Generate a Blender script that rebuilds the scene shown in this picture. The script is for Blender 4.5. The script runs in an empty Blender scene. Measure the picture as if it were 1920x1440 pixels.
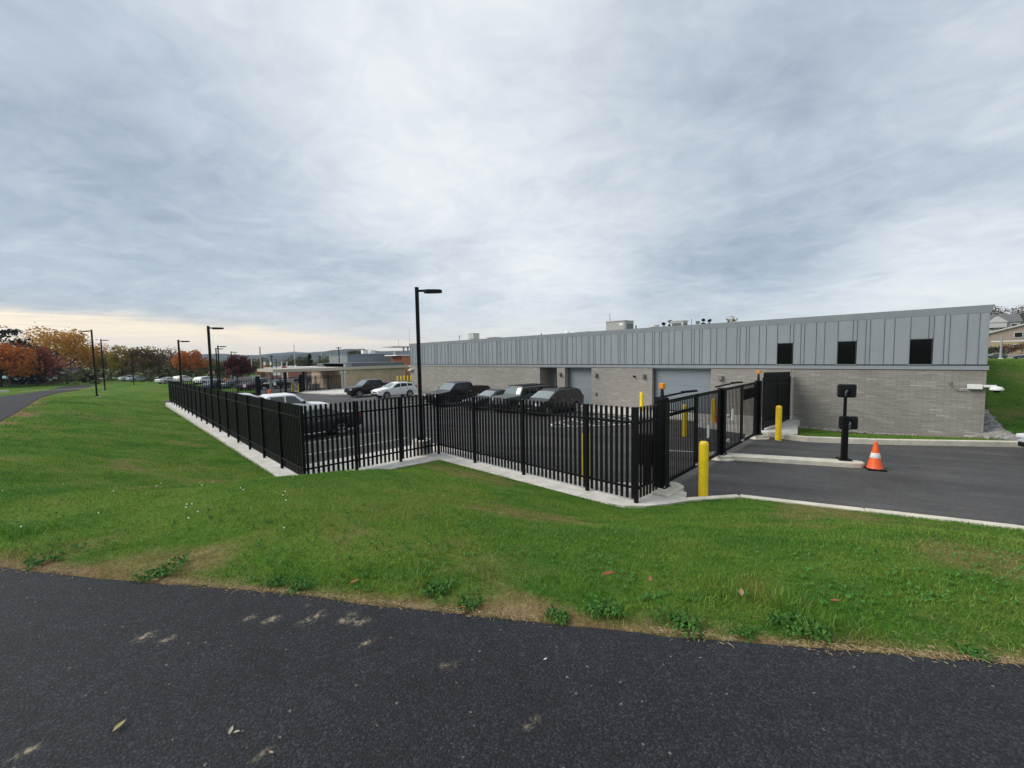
import bpy, bmesh, math, random
import numpy as np
from mathutils import Vector, Matrix
random.seed(7); RNG = np.random.default_rng(11)
C = bpy.context.scene.collection
SC = bpy.context.scene; HAZE = .00012
R_ = math.radians
# ---------------------------------------------------------------- camera
EYE = 3.6; FPX = 773.0
def _n(v): return v / np.linalg.norm(v)
_d1 = _n(np.array([210-960, 682-720, FPX])); _d2 = _n(np.array([1760-960, 655-720, FPX]))
_u = _n(np.cross(_d1, _d2)); _u = -_u if _u[1] > 0 else _u
_X = -_d1; _X = _n(_X - _X.dot(_u)*_u); _Y = np.cross(_u, _X); _Y = -_Y if _Y.dot(_d2) < 0 else _Y
RW = np.array([_X, _Y, _u])
cr, cu, cf = RW @ np.array([1., 0, 0]), RW @ np.array([0, -1., 0]), RW @ np.array([0, 0, 1.])
cd = bpy.data.cameras.new('camera'); cam = bpy.data.objects.new('camera', cd); C.objects.link(cam)
cam.matrix_world = Matrix(((cr[0], cu[0], -cf[0], 0), (cr[1], cu[1], -cf[1], 0), (cr[2], cu[2], -cf[2], EYE), (0, 0, 0, 1)))
cd.sensor_width = 36; cd.lens = 36*FPX/1920; cd.clip_start = .05; cd.clip_end = 20000
SC.camera = cam
def at(u, D, v=720):            # a point D metres ahead, on the bearing of column u
    p = np.array([0, 0, EYE]) + RW @ np.array([u-960, v-720, FPX]) * D/FPX
    return Vector(p)
# ---------------------------------------------------------------- node helper
class NT:
    def __init__(s, tree): s.t = tree; s.n = tree.nodes; s.l = tree.links
    def new(s, typ, **kw):
        nd = s.n.new(typ)
        for k, v in kw.items():
            if k.startswith('_'): setattr(nd, k[1:], v)
        return nd
    def put(s, sock, v):
        if isinstance(v, bpy.types.NodeSocket): s.l.new(v, sock)
        else: sock.default_value = v
    def m(s, op, a, b=0., c=None, clamp=False):
        nd = s.n.new('ShaderNodeMath'); nd.operation = op; nd.use_clamp = clamp
        s.put(nd.inputs[0], a); s.put(nd.inputs[1], b)
        if c is not None: s.put(nd.inputs[2], c)
        return nd.outputs[0]
    def vm(s, op, a, b=None, scale=None):
        nd = s.n.new('ShaderNodeVectorMath'); nd.operation = op
        s.put(nd.inputs[0], a)
        if b is not None: s.put(nd.inputs[1], b)
        if scale is not None: s.put(nd.inputs['Scale'], scale)
        return nd.outputs['Value'] if op in ('DOT_PRODUCT', 'LENGTH', 'DISTANCE') else nd.outputs[0]
    def mix(s, f, a, b, typ='MIX'):
        nd = s.n.new('ShaderNodeMix'); nd.data_type = 'RGBA'; nd.blend_type = typ
        s.put(nd.inputs[0], f); s.put(nd.inputs[6], c4(a)); s.put(nd.inputs[7], c4(b)); return nd.outputs[2]
    def noise(s, vec, scale, detail=4., rough=.55, dist=0., dim='3D', w=None):
        nd = s.n.new('ShaderNodeTexNoise'); nd.noise_dimensions = dim
        if vec is not None: s.put(nd.inputs['Vector'], vec)
        s.put(nd.inputs['Scale'], scale); nd.inputs['Detail'].default_value = detail
        nd.inputs['Roughness'].default_value = rough; nd.inputs['Distortion'].default_value = dist
        return nd.outputs[0]
    def ss(s, v, a, b):
        nd = s.n.new('ShaderNodeMapRange'); nd.interpolation_type = 'SMOOTHSTEP'
        s.put(nd.inputs[0], v); s.put(nd.inputs[1], a); s.put(nd.inputs[2], b); return nd.outputs[0]
    def lin(s, v, a, b, c=0., d=1.):
        nd = s.n.new('ShaderNodeMapRange')
        for i, x in enumerate((v, a, b, c, d)): s.put(nd.inputs[i], x)
        return nd.outputs[0]
    def ramp(s, f, stops):
        nd = s.n.new('ShaderNodeValToRGB'); e = nd.color_ramp.elements
        e[0].position, e[0].color = stops[0][0], c4(stops[0][1]); e[1].position, e[1].color = stops[-1][0], c4(stops[-1][1])
        for p, c in stops[1:-1]: q = e.new(p); q.color = c4(c)
        s.put(nd.inputs[0], f); return nd.outputs[0]
    def sep(s, v):
        nd = s.n.new('ShaderNodeSeparateXYZ'); s.put(nd.inputs[0], v); return nd.outputs
    def comb(s, x, y, z):
        nd = s.n.new('ShaderNodeCombineXYZ')
        for i, q in enumerate((x, y, z)): s.put(nd.inputs[i], q)
        return nd.outputs[0]
def c4(c):
    if isinstance(c, (tuple, list)): return tuple(c) if len(c) == 4 else tuple(c)+(1.,)
    return c
# ---------------------------------------------------------------- world: overcast sky
W = bpy.data.worlds.new('World'); SC.world = W; W.use_nodes = True
t = NT(W.node_tree); t.n.clear()
SUN_EL, SUN_AZ = R_(38), R_(218)         # soft sun behind the clouds, behind and left of the camera (angle from +Y, clockwise)
sky = t.new('ShaderNodeTexSky', _sky_type='NISHITA', _sun_disc=False, _sun_elevation=SUN_EL, _sun_rotation=SUN_AZ, _air_density=1., _dust_density=2.)
tc = t.new('ShaderNodeTexCoord'); dirv = tc.outputs['Generated']
dx, dy, dz = t.sep(dirv)
zc = t.m('MAXIMUM', dz, 0.0)
zz = t.m('ADD', zc, .17)
px, py = t.m('DIVIDE', dx, zz), t.m('DIVIDE', dy, zz)
# the deck drifts along one bearing: streaks lie across the view
ca, sa = math.cos(R_(24)), math.sin(R_(24))
qa = t.m('ADD', t.m('MULTIPLY', px, ca), t.m('MULTIPLY', py, sa)); qb = t.m('SUBTRACT', t.m('MULTIPLY', py, ca), t.m('MULTIPLY', px, sa))
P2 = t.comb(px, py, 0.); PS = t.comb(t.m('MULTIPLY', qa, .85), t.m('MULTIPLY', qb, 1.0), 3.)
n1 = t.noise(t.vm('ADD', P2, (3.1, 1.7, 0)), .85, 6, .52, .5)
n2 = t.noise(PS, 1.9, 8, .6, .7)
n3 = t.noise(t.vm('ADD', t.vm('MULTIPLY', PS, (1.15, 1., 1.)), (5.5, 9.1, 2.)), 6.5, 7, .58, 1.1)
def lobe(az, el, w):            # a broad lighter / darker part of the deck, towards a bearing
    v = (math.cos(R_(el))*math.cos(R_(az)), math.cos(R_(el))*math.sin(R_(az)), math.sin(R_(el)))
    return t.ss(t.vm('DOT_PRODUCT', dirv, v), math.cos(R_(w)), 1.)
bri = t.m('ADD', t.m('MULTIPLY', n1, .72), t.m('ADD', t.m('MULTIPLY', n2, .56), t.m('MULTIPLY', n3, .34)))
bri = t.m('ADD', bri, -.25)
for az, el, w, k in ((138, 29, 30, .15), (150, 42, 28, .09), (113, 14, 22, -.15), (106, 33, 32, -.15), (176, 17, 26, -.18), (183, 7, 18, -.10), (154, 7, 9, -.14), (92, 17, 16, .05), (90, 6, 10, .20), (129, 6, 13, .18), (180, 27, 14, -.06), (230, 30, 40, .04), (20, 30, 40, .02)):
    bri = t.m('ADD', bri, t.m('MULTIPLY', lobe(az, el, w), k))
cloud = t.ramp(bri, [(.06, (.165, .203, .252)), (.30, (.248, .288, .335)), (.50, (.325, .362, .400)), (.72, (.420, .447, .468)), (1., (.53, .532, .52))])
# far edge of the deck towards -X: clear evening band under it
edge = t.m('ADD', t.m('ADD', t.m('MULTIPLY', t.m('DIVIDE', dx, t.m('ADD', zc, .001)), -.80), t.m('MULTIPLY', t.m('DIVIDE', dy, t.m('ADD', zc, .001)), -.60)), t.m('MULTIPLY', t.m('SUBTRACT', n2, .5), 5.))
band = t.ss(edge, 8.2, 11.0)
west = t.ss(t.m('MULTIPLY', dx, -1.), .35, .98)
nb = t.noise(t.comb(t.m('MULTIPLY', t.m('ARCTAN2', dx, dy), 5.), t.m('MULTIPLY', zc, 150.), 0.), 1.3, 5, .6, .6)
glow = t.ramp(nb, [(.3, (.45, .41, .37)), (.5, (.63, .52, .365)), (.7, (.74, .635, .47))])
glow = t.mix(t.ss(zc, .06, .0), glow, (.58, .48, .37))
cloud = t.mix(t.m('MULTIPLY', band, t.ss(zc, .2, .05)), cloud, glow)
# pale horizon elsewhere
pale = t.mix(west, (.47, .485, .475), (.56, .50, .41))
cloud = t.mix(t.m('MULTIPLY', t.ss(zc, .125, .0), .75), cloud, pale)
cloud = t.mix(t.ss(dz, .0, -.05), cloud, (.12, .13, .11))
cover = .94
out = t.mix(cover, sky.outputs[0], t.vm('SCALE', cloud, scale=10.))
bg = t.new('ShaderNodeBackground'); t.put(bg.inputs[0], out); bg.inputs[1].default_value = .1
wo = t.new('ShaderNodeOutputWorld'); t.l.new(bg.outputs[0], wo.inputs[0])
sl = bpy.data.lights.new('sun', 'SUN'); sl.energy = 1.5; sl.angle = R_(35); sl.color = (1., .95, .87)
so = bpy.data.objects.new('sun', sl); C.objects.link(so)
sd = Vector((math.sin(SUN_AZ)*math.cos(SUN_EL), math.cos(SUN_AZ)*math.cos(SUN_EL), math.sin(SUN_EL)))
so.rotation_euler = sd.to_track_quat('Z', 'Y').to_euler(); so.location = (0, 0, 50)
vs = SC.view_settings; vs.view_transform = 'Standard'; vs.look = 'None'; vs.exposure = .92; vs.gamma = 1; vs.use_curve_mapping = False
SC.render.engine = 'CYCLES'; SC.cycles.use_denoising = True; SC.cycles.max_bounces = 6; SC.cycles.diffuse_bounces = 3
SC.cycles.volume_bounces = 1; SC.cycles.transparent_max_bounces = 8
SC.cycles.sample_clamp_indirect = 8
# ---------------------------------------------------------------- mesh helper
class MB:
    def __init__(s): s.v = []; s.f = []
    def add(s, vs, fs):
        o = len(s.v); s.v += [tuple(p) for p in vs]; s.f += [tuple(i+o for i in f) for f in fs]; return s
    def box(s, c, d, rz=0., top=None):         # centre, full size; top = (sx, sy) scale of the top face
        hx, hy, hz = d[0]/2, d[1]/2, d[2]/2; k = top or (1, 1); a, b = math.cos(rz), math.sin(rz); vs = []
        for z in (-hz, hz):
            q = k if z > 0 else (1, 1)
            for x, y in ((-hx, -hy), (hx, -hy), (hx, hy), (-hx, hy)):
                x, y = x*q[0], y*q[1]; vs.append((c[0]+a*x-b*y, c[1]+b*x+a*y, c[2]+z))
        return s.add(vs, [(3, 2, 1, 0), (4, 5, 6, 7), (0, 1, 5, 4), (1, 2, 6, 5), (2, 3, 7, 6), (3, 0, 4, 7)])
    def bar(s, p, q, w, h):                    # square bar from p to q (w across, h up)
        p, q = Vector(p), Vector(q); d = (q-p).normalized(); up = Vector((0, 0, 1))
        if abs(d.z) > .95: up = Vector((1, 0, 0))
        x = d.cross(up).normalized(); y = x.cross(d)
        vs = [e + x*i*w/2 + y*j*h/2 for e in (p, q) for i, j in ((-1, -1), (1, -1), (1, 1), (-1, 1))]
        return s.add(vs, [(3, 2, 1, 0), (4, 5, 6, 7), (0, 1, 5, 4), (1, 2, 6, 5), (2, 3, 7, 6), (3, 0, 4, 7)])
    def tube(s, pts, rad, n=8, cap=True):
        pts = [Vector(p) for p in pts]; rad = rad if isinstance(rad, (list, tuple)) else [rad]*len(pts); rings = []
        ref = None
        for i, p in enumerate(pts):
            d = (pts[min(i+1, len(pts)-1)] - pts[max(i-1, 0)]).normalized()
            if ref is None: ref = Vector((1, 0, 0)) if abs(d.z) > .8 else Vector((0, 0, 1))
            x = d.cross(ref).normalized(); y = d.cross(x); ref = ref if abs(d.dot(ref)) < .97 else Vector((0, 1, 0))
            rings.append([p + (x*math.cos(k*2*math.pi/n) + y*math.sin(k*2*math.pi/n))*rad[i] for k in range(n)])
        fs = []
        for i in range(len(pts)-1):
            for k in range(n): fs.append((i*n+k, i*n+(k+1) % n, (i+1)*n+(k+1) % n, (i+1)*n+k))
        if cap: fs += [tuple(range(n))[::-1], tuple((len(pts)-1)*n+k for k in range(n))]
        return s.add([p for r in rings for p in r], fs)
    def lathe(s, prof, n=16, c=(0, 0, 0), axis='z'):
        vs = []
        for r, z in prof:
            for k in range(n):
                a = 2*math.pi*k/n; x, y = r*math.cos(a), r*math.sin(a)
                p = (x, y, z) if axis == 'z' else (x, z, y)
                vs.append((c[0]+p[0], c[1]+p[1], c[2]+p[2]))
        fs = [(i*n+k, i*n+(k+1) % n, (i+1)*n+(k+1) % n, (i+1)*n+k) for i in range(len(prof)-1) for k in range(n)]
        fs += [tuple(range(n))[::-1], tuple((len(prof)-1)*n+k for k in range(n))]
        return s.add(vs, fs)
    def prism(s, poly, z0, z1):
        n = len(poly); z0 = z0 if callable(z0) else (lambda x, y, q=z0: q); z1 = z1 if callable(z1) else (lambda x, y, q=z1: q)
        return s.add([(x, y, z0(x, y)) for x, y in poly] + [(x, y, z1(x, y)) for x, y in poly],
                     [tuple(range(n))[::-1], tuple(range(n, 2*n))] + [(i, (i+1) % n, n+(i+1) % n, n+i) for i in range(n)])
    def mesh(s, name, m, smooth=None, bevel=0.):
        me = bpy.data.meshes.new(name); me.from_pydata(s.v, [], s.f)
        bm = bmesh.new(); bm.from_mesh(me); bmesh.ops.recalc_face_normals(bm, faces=bm.faces)
        if bevel: bmesh.ops.bevel(bm, geom=[e for e in bm.edges], offset=bevel, segments=1, affect='EDGES', clamp_overlap=True)
        bm.to_mesh(me); bm.free()
        if m: me.materials.append(m)
        if smooth:
            me.shade_smooth(); me.set_sharp_from_angle(angle=R_(smooth))
        return me
    def build(s, name, m, parent=None, loc=(0, 0, 0), rz=0., **kw):
        lab = kw.pop('label', None); o = ob(name, s.mesh(name, m, **kw), parent, loc, rz)
        if lab: o['label'] = lab
        return o
def ob(name, me, parent=None, loc=(0, 0, 0), rz=0.):
    o = bpy.data.objects.new(name, me); C.objects.link(o); o.location = loc; o.rotation_euler = (0, 0, rz)
    if parent is not None: o.parent = parent
    return o
def tag(o, label, cat, group=None):
    o['label'] = label; o['category'] = cat
    if group: o['group'] = group
    return o
def thing(name, label, cat, loc=(0, 0, 0), rz=0., group=None):
    return tag(ob(name, None, None, loc, rz), label, cat, group)
def struct(o, kind='structure'): o['kind'] = kind; return o
def dup(root, loc, rz, label=None, color=None):
    def cp(o, par):
        c = o.copy(); C.objects.link(c)
        if par is not None: c.parent = par
        if color is not None and o.get('painted'): c.color = color
        for ch in o.children: cp(ch, c)
        return c
    r = cp(root, None); r.location = loc; r.rotation_euler = (0, 0, rz)
    if label: r['label'] = label
    return r
# ---------------------------------------------------------------- materials
def mat(name, col, rough=.6, metal=0., var=0., vscale=6., bump=0., bscale=80., coat=0., spec=.5, objcol=False, detail=5):
    m = bpy.data.materials.new(name); m.use_nodes = True; t = NT(m.node_tree); b = t.n['Principled BSDF']
    b.inputs['Roughness'].default_value = rough; b.inputs['Metallic'].default_value = metal; b.inputs['Specular IOR Level'].default_value = spec
    if coat: b.inputs['Coat Weight'].default_value = coat; b.inputs['Coat Roughness'].default_value = .04
    g = t.new('ShaderNodeNewGeometry').outputs['Position']; c = c4(col)
    if objcol: c = t.new('ShaderNodeObjectInfo').outputs['Color']
    if var:
        n = t.noise(g, vscale, detail, .6); k = t.lin(n, .25, .75, 1-var, 1+var)
        c = t.mix(1., c, t.comb(k, k, k), 'MULTIPLY')
    t.put(b.inputs['Base Color'], c)
    if bump:
        n = t.noise(g, bscale, 3, .6); bp = t.new('ShaderNodeBump'); bp.inputs['Strength'].default_value = bump; bp.inputs['Distance'].default_value = .01
        t.put(bp.inputs['Height'], n); t.l.new(bp.outputs[0], b.inputs['Normal'])
    return m
BLACK = mat('black_powder_coat', (.0042, .0046, .006), .48, var=.25, vscale=3, spec=.16)
BLACKP = mat('black_plastic', (.010, .010, .011), .55, spec=.2)
CONC = mat('concrete', (.58, .555, .51), .85, var=.24, vscale=2.2, bump=.25, bscale=60, spec=.2)
CONC2 = mat('concrete_kerb', (.60, .565, .475), .88, var=.2, vscale=3.5, bump=.35, bscale=50, spec=.2)
YEL = mat('yellow_sleeve', (.86, .60, .012), .42, var=.13, vscale=7)
ORANGE = mat('cone_orange', (.83, .115, .02), .5, var=.12, vscale=9)
WHITE = mat('white_band', (.72, .70, .68), .5, var=.08, vscale=20)
WPLAS = mat('white_plastic', (.70, .70, .68), .4)
AMBER = mat('amber_lens', (.85, .30, .012), .25)
STEEL = mat('galvanised_steel', (.42, .43, .44), .45, .7, var=.1)
GREY = mat('grey_paint', (.27, .29, .30), .5, var=.06)
LGREY = mat('light_grey_paint', (.46, .47, .46), .5, var=.06)
CLAD = mat('metal_cladding', (.245, .275, .300), .45, var=.035, vscale=1.5, spec=.4)
_t = NT(CLAD.node_tree); _b = _t.n['Principled BSDF']; _src = _b.inputs['Base Color'].links[0].from_socket
_k = _t.lin(_t.new('ShaderNodeObjectInfo').outputs['Random'], 0., 1., .965, 1.035); _g = _t.new('ShaderNodeNewGeometry').outputs['Position']
_w = _t.lin(_t.noise(_t.vm('MULTIPLY', _g, (3.5, 3.5, .25)), 1., 4, .6), .3, .75, 1.03, .93); _k = _t.m('MULTIPLY', _k, _w)
_t.put(_b.inputs['Base Color'], _t.mix(1., _src, _t.comb(_k, _k, _k), 'MULTIPLY'))
_bp = _t.new('ShaderNodeBump'); _bp.inputs['Strength'].default_value = .35; _bp.inputs['Distance'].default_value = .03; _t.put(_bp.inputs['Height'], _t.noise(_t.vm('MULTIPLY', _g, (1.6, 1., .5)), 1.2, 2, .5)); _t.l.new(_bp.outputs[0], _b.inputs['Normal'])
CLADBK = mat('cladding_joint', (.205, .23, .25), .6)
GDOOR = mat('garage_door_paint', (.19, .225, .255), .45, var=.03, vscale=2)
DGLASS = mat('dark_glass', (.003, .0035, .004), .07, spec=.22)
WGLASS = mat('vehicle_glass', (.010, .014, .014), .04, spec=.9)
WSHIELD = mat('windscreen_painted_sky', (.12, .165, .165), .05, spec=1.0, coat=1.)  # pale base colour paints in the sky mirrored by the glass
PAINT = mat('car_paint', (1, 1, 1), .32, objcol=True, coat=.4, spec=.35)
TYRE = mat('tyre_rubber', (.012, .012, .012), .8)
RIM = mat('alloy_rim', (.52, .53, .55), .3, .85)
CHROME = mat('chrome', (.55, .55, .56), .18, 1.)
LAMP = mat('headlamp', (.62, .64, .66), .12, spec=.8)
TAIL = mat('tail_lamp', (.40, .012, .015), .25)
RED = mat('red_paint', (.55, .02, .02), .45)
PAPER = mat('white_sign', (.75, .75, .72), .6)
BARK = mat('bark', (.075, .06, .048), .9, var=.3, vscale=2)
ROOFD = mat('dark_roof_edge', (.10, .115, .125), .5)
TANBR = mat('tan_fascia', (.44, .40, .33), .6, var=.05)
def brick_mat(name, cols, mortar, bl, bh, mortar_on=True, axis=0, jw=.012):
    m = bpy.data.materials.new(name); m.use_nodes = True; t = NT(m.node_tree); b = t.n['Principled BSDF']
    g = t.new('ShaderNodeNewGeometry').outputs['Position']; s = t.sep(g); x, z = s[axis], s[2]
    row = t.m('FLOOR', t.m('DIVIDE', z, bh)); xs = t.m('ADD', t.m('DIVIDE', x, bl), t.m('MULTIPLY', t.m('FLOORED_MODULO', row, 2.), .5)); col = t.m('FLOOR', xs)
    wn = t.new('ShaderNodeTexWhiteNoise', _noise_dimensions='2D'); t.put(wn.inputs['Vector'], t.comb(row, col, 0.))
    c = t.ramp(wn.outputs[0], cols); big = t.noise(g, 14., 4, .6); k = t.lin(big, .3, .7, .94, 1.06)
    c = t.mix(1., c, t.comb(k, k, k), 'MULTIPLY')
    k2 = t.lin(t.noise(t.vm('MULTIPLY', g, (1., 1., .45)), .7, 3, .5), .3, .7, .93, 1.07); c = t.mix(1., c, t.comb(k2, k2, k2), 'MULTIPLY')
    if mortar_on:
        fz = t.m('FRACT', t.m('DIVIDE', z, bh)); fx = t.m('FRACT', xs)
        mm = t.m('MAXIMUM', t.m('LESS_THAN', fz, jw/bh), t.m('LESS_THAN', fx, jw/bl)); c = t.mix(mm, c, mortar)
        bp = t.new('ShaderNodeBump'); bp.inputs['Strength'].default_value = .5; bp.inputs['Distance'].default_value = .006
        t.put(bp.inputs['Height'], t.m('SUBTRACT', 1., mm)); t.l.new(bp.outputs[0], b.inputs['Normal'])
    t.put(b.inputs['Base Color'], c); b.inputs['Roughness'].default_value = .88; b.inputs['Specular IOR Level'].default_value = .2
    return m
BL, BH = .42, .0775
GB = [(0., (.245, .231, .210)), (.35, (.268, .253, .231)), (.75, (.288, .272, .249)), (.93, (.305, .29, .266)), (.985, (.35, .335, .31)), (1., (.385, .37, .345))]
BRICK = brick_mat('grey_brick_wall', GB, (.245, .232, .212), BL, BH)
BRICKP = brick_mat('grey_brick', GB, (.3, .3, .3), BL, BH, False)
MORT = mat('mortar', (.235, .222, .202), .95, var=.1)
TB = [(0., (.44, .335, .235)), (.5, (.49, .375, .265)), (1., (.55, .43, .31))]
TANBRICK = brick_mat('tan_brick_wall', TB, (.38, .33, .27), .42, .0775, True, 1)
REDBR = brick_mat('red_brick_wall', [(0., (.20, .07, .045)), (1., (.30, .11, .07))], (.3, .25, .2), .3, .08, True, 1)
# asphalt
def asphalt(name, base, spots, coarse, tint=(1, 1, 1), stain=False, rough=.85):
    m = bpy.data.materials.new(name); m.use_nodes = True; t = NT(m.node_tree); b = t.n['Principled BSDF']
    g = t.new('ShaderNodeNewGeometry').outputs['Position']
    vo = t.new('ShaderNodeTexVoronoi', _feature='F1'); t.put(vo.inputs['Vector'], t.vm('ADD', g, t.vm('SCALE', t.comb(t.noise(g, coarse*.8, 2), t.noise(g, coarse*.8+3, 2), 0.), scale=.012))); vo.inputs['Scale'].default_value = coarse
    cs = t.sep(vo.outputs['Color']); stone = t.m('POWER', cs[0], 3.)
    k = t.m('ADD', .62, t.m('MULTIPLY', stone, spots)); k = t.m('MULTIPLY', k, t.lin(vo.outputs['Distance'], 0., .65, 1.3, .42))
    k = t.m('MULTIPLY', k, t.lin(t.noise(g, .55, 5, .6), .3, .7, .82, 1.2)); k = t.m('MULTIPLY', k, t.lin(t.noise(g, 9., 4, .65), .3, .7, .86, 1.14))
    c = t.mix(1., tuple(base*x for x in tint), t.comb(k, k, k), 'MULTIPLY')
    ob_ = t.lin(t.ss(t.noise(g, .9, 5, .7), .56, .74), 0., 1., 1., .74) if not stain else 1.; sp_ = t.m('GREATER_THAN', cs[1], .9992)
    sk = t.noise(t.vm('MULTIPLY', t.comb(t.m('ADD', t.m('MULTIPLY', t.sep(g)[0], .93), t.m('MULTIPLY', t.sep(g)[1], .36)), t.m('SUBTRACT', t.m('MULTIPLY', t.sep(g)[1], .93), t.m('MULTIPLY', t.sep(g)[0], .36)), 0.), (.10, 1.3, 1.)), 1., 4, .6); k3 = t.lin(sk, .3, .7, .70, 1.26) if not stain else 1.
    if not stain: k3 = t.m('MULTIPLY', k3, ob_); c = t.mix(1., c, t.comb(k3, k3, k3), 'MULTIPLY'); c = t.mix(t.m('MULTIPLY', sp_, .6), c, (.35, .34, .32))
    if stain:
        a = t.new('ShaderNodeAttribute', _attribute_name='stain').outputs['Fac']
        f = t.m('MULTIPLY', t.ss(a, .15, .95), t.ss(t.m('ADD', t.noise(g, 34., 7, .8), t.m('MULTIPLY', a, .12)), .52, .74), clamp=True)
        c = t.mix(t.m('MULTIPLY', f, .88), c, (.40, .33, .23))
        pale = t.m('MULTIPLY', t.m('GREATER_THAN', cs[1], .9985), .5); c = t.mix(pale, c, (.26, .24, .21))
    t.put(b.inputs['Base Color'], c); b.inputs['Roughness'].default_value = rough; b.inputs['Specular IOR Level'].default_value = .28
    bp = t.new('ShaderNodeBump'); bp.inputs['Strength'].default_value = .65; bp.inputs['Distance'].default_value = .006
    t.put(bp.inputs['Height'], t.m('ADD', t.m('MULTIPLY', t.m('SUBTRACT', 1., vo.outputs['Distance']), .8), t.m('MULTIPLY', stone, .5))); t.l.new(bp.outputs[0], b.inputs['Normal'])
    return m
PATHM = asphalt('path_asphalt', .047, .75, 105., (.90, .97, 1.14), True)
LOTM = asphalt('lot_asphalt', .165, .35, 130., (1.03, 1., .99), False, .8)
ROADM = mat('road_surface', (.26, .26, .25), .9, var=.1, vscale=.5)
LINE = mat('white_road_paint', (.62, .62, .60), .7, var=.12, vscale=8)
# grass (turf and blades share one colour recipe)
def grass_mat(name, blade):
    m = bpy.data.materials.new(name); m.use_nodes = True; t = NT(m.node_tree); b = t.n['Principled BSDF']
    g = t.new('ShaderNodeNewGeometry').outputs['Position']
    dry = t.new('ShaderNodeAttribute', _attribute_name='dry').outputs['Fac']; p2 = t.vm('MULTIPLY', g, (1., 1., .2))
    n0 = t.noise(p2, .16, 4, .6, .3); n1 = t.noise(p2, .9, 5, .65, .4); n2 = t.noise(p2, 5., 5, .7)
    c = t.ramp(t.m('ADD', t.m('MULTIPLY', n0, .45), t.m('ADD', t.m('MULTIPLY', n1, .4), t.m('MULTIPLY', n2, .2))), [(.36, (.044, .130, .019)), (.46, (.084, .208, .028)), (.57, (.160, .272, .042)), (.72, (.275, .30, .08))])
    br = t.ss(t.m('ADD', t.m('MULTIPLY', n1, .7), t.m('MULTIPLY', n2, .45)), .66, .80); c = t.mix(t.m('MULTIPLY', br, .5), c, (.20, .150, .065))
    straw = t.ramp(n2, [(.3, (.20, .145, .06)), (.55, (.34, .245, .12)), (.72, (.48, .36, .20))])
    f = t.m('MULTIPLY', dry, t.ss(t.m('ADD', n1, t.m('MULTIPLY', dry, .35)), .44, .74), clamp=True); c = t.mix(f, c, straw)
    rn = t.new('ShaderNodeAttribute', _attribute_name='rnd').outputs['Fac']
    if blade:
        k = t.lin(rn, 0., 1., .5, 1.5); c = t.mix(1., c, t.comb(k, k, t.m('MULTIPLY', k, .9)), 'MULTIPLY')
        c = t.mix(t.m('MULTIPLY', t.m('GREATER_THAN', rn, .955), .65), c, (.28, .21, .10))
        b.inputs['Roughness'].default_value = .5; b.inputs['Specular IOR Level'].default_value = .25
        tr = t.new('ShaderNodeBsdfTranslucent'); t.put(tr.inputs[0], c); mx = t.new('ShaderNodeMixShader'); mx.inputs[0].default_value = .3
        t.l.new(b.outputs[0], mx.inputs[1]); t.l.new(tr.outputs[0], mx.inputs[2]); t.l.new(mx.outputs[0], t.n['Material Output'].inputs[0])
    else:
        k = t.lin(t.noise(g, 38., 4, .7), .3, .7, .40, .84); c = t.mix(1., c, t.comb(k, k, k), 'MULTIPLY')  # turf colour darkened to imitate blades shading each other
        b.inputs['Roughness'].default_value = .95; b.inputs['Specular IOR Level'].default_value = .05
        bp = t.new('ShaderNodeBump'); bp.inputs['Strength'].default_value = .8; bp.inputs['Distance'].default_value = .05
        t.put(bp.inputs['Height'], t.m('ADD', t.noise(g, 16., 5, .75), t.m('MULTIPLY', t.noise(g, 2.2, 3, .6), 2.))); t.l.new(bp.outputs[0], b.inputs['Normal'])
    t.put(b.inputs['Base Color'], c)
    return m
TURF = grass_mat('turf', False); BLADE = grass_mat('grass_blade', True)
def leaf_mat(name, col, var=.35, trans=.35, objcol=False):
    m = bpy.data.materials.new(name); m.use_nodes = True; t = NT(m.node_tree); b = t.n['Principled BSDF']
    rn = t.new('ShaderNodeAttribute', _attribute_name='rnd').outputs['Fac']; c = c4(col)
    if objcol: c = t.new('ShaderNodeObjectInfo').outputs['Color']
    k = t.lin(rn, 0., 1., 1-var, 1+var); c = t.mix(1., c, t.comb(k, t.lin(rn, 0., 1., 1-var*.7, 1+var*1.25), k), 'MULTIPLY')
    t.put(b.inputs['Base Color'], c); b.inputs['Roughness'].default_value = .6; b.inputs['Specular IOR Level'].default_value = .2
    tr = t.new('ShaderNodeBsdfTranslucent'); t.put(tr.inputs[0], c); mx = t.new('ShaderNodeMixShader'); mx.inputs[0].default_value = trans
    t.l.new(b.outputs[0], mx.inputs[1]); t.l.new(tr.outputs[0], mx.inputs[2]); t.l.new(mx.outputs[0], t.n['Material Output'].inputs[0])
    return m
LEAF = leaf_mat('tree_leaf', (1, 1, 1), objcol=True)
WEED = leaf_mat('weed_leaf', (.062, .150, .028), .45); CLOV = leaf_mat('clover_leaf', (.10, .235, .05), .4)
DEAD = leaf_mat('fallen_leaf', (1, 1, 1), .15, .1, objcol=True)
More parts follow.
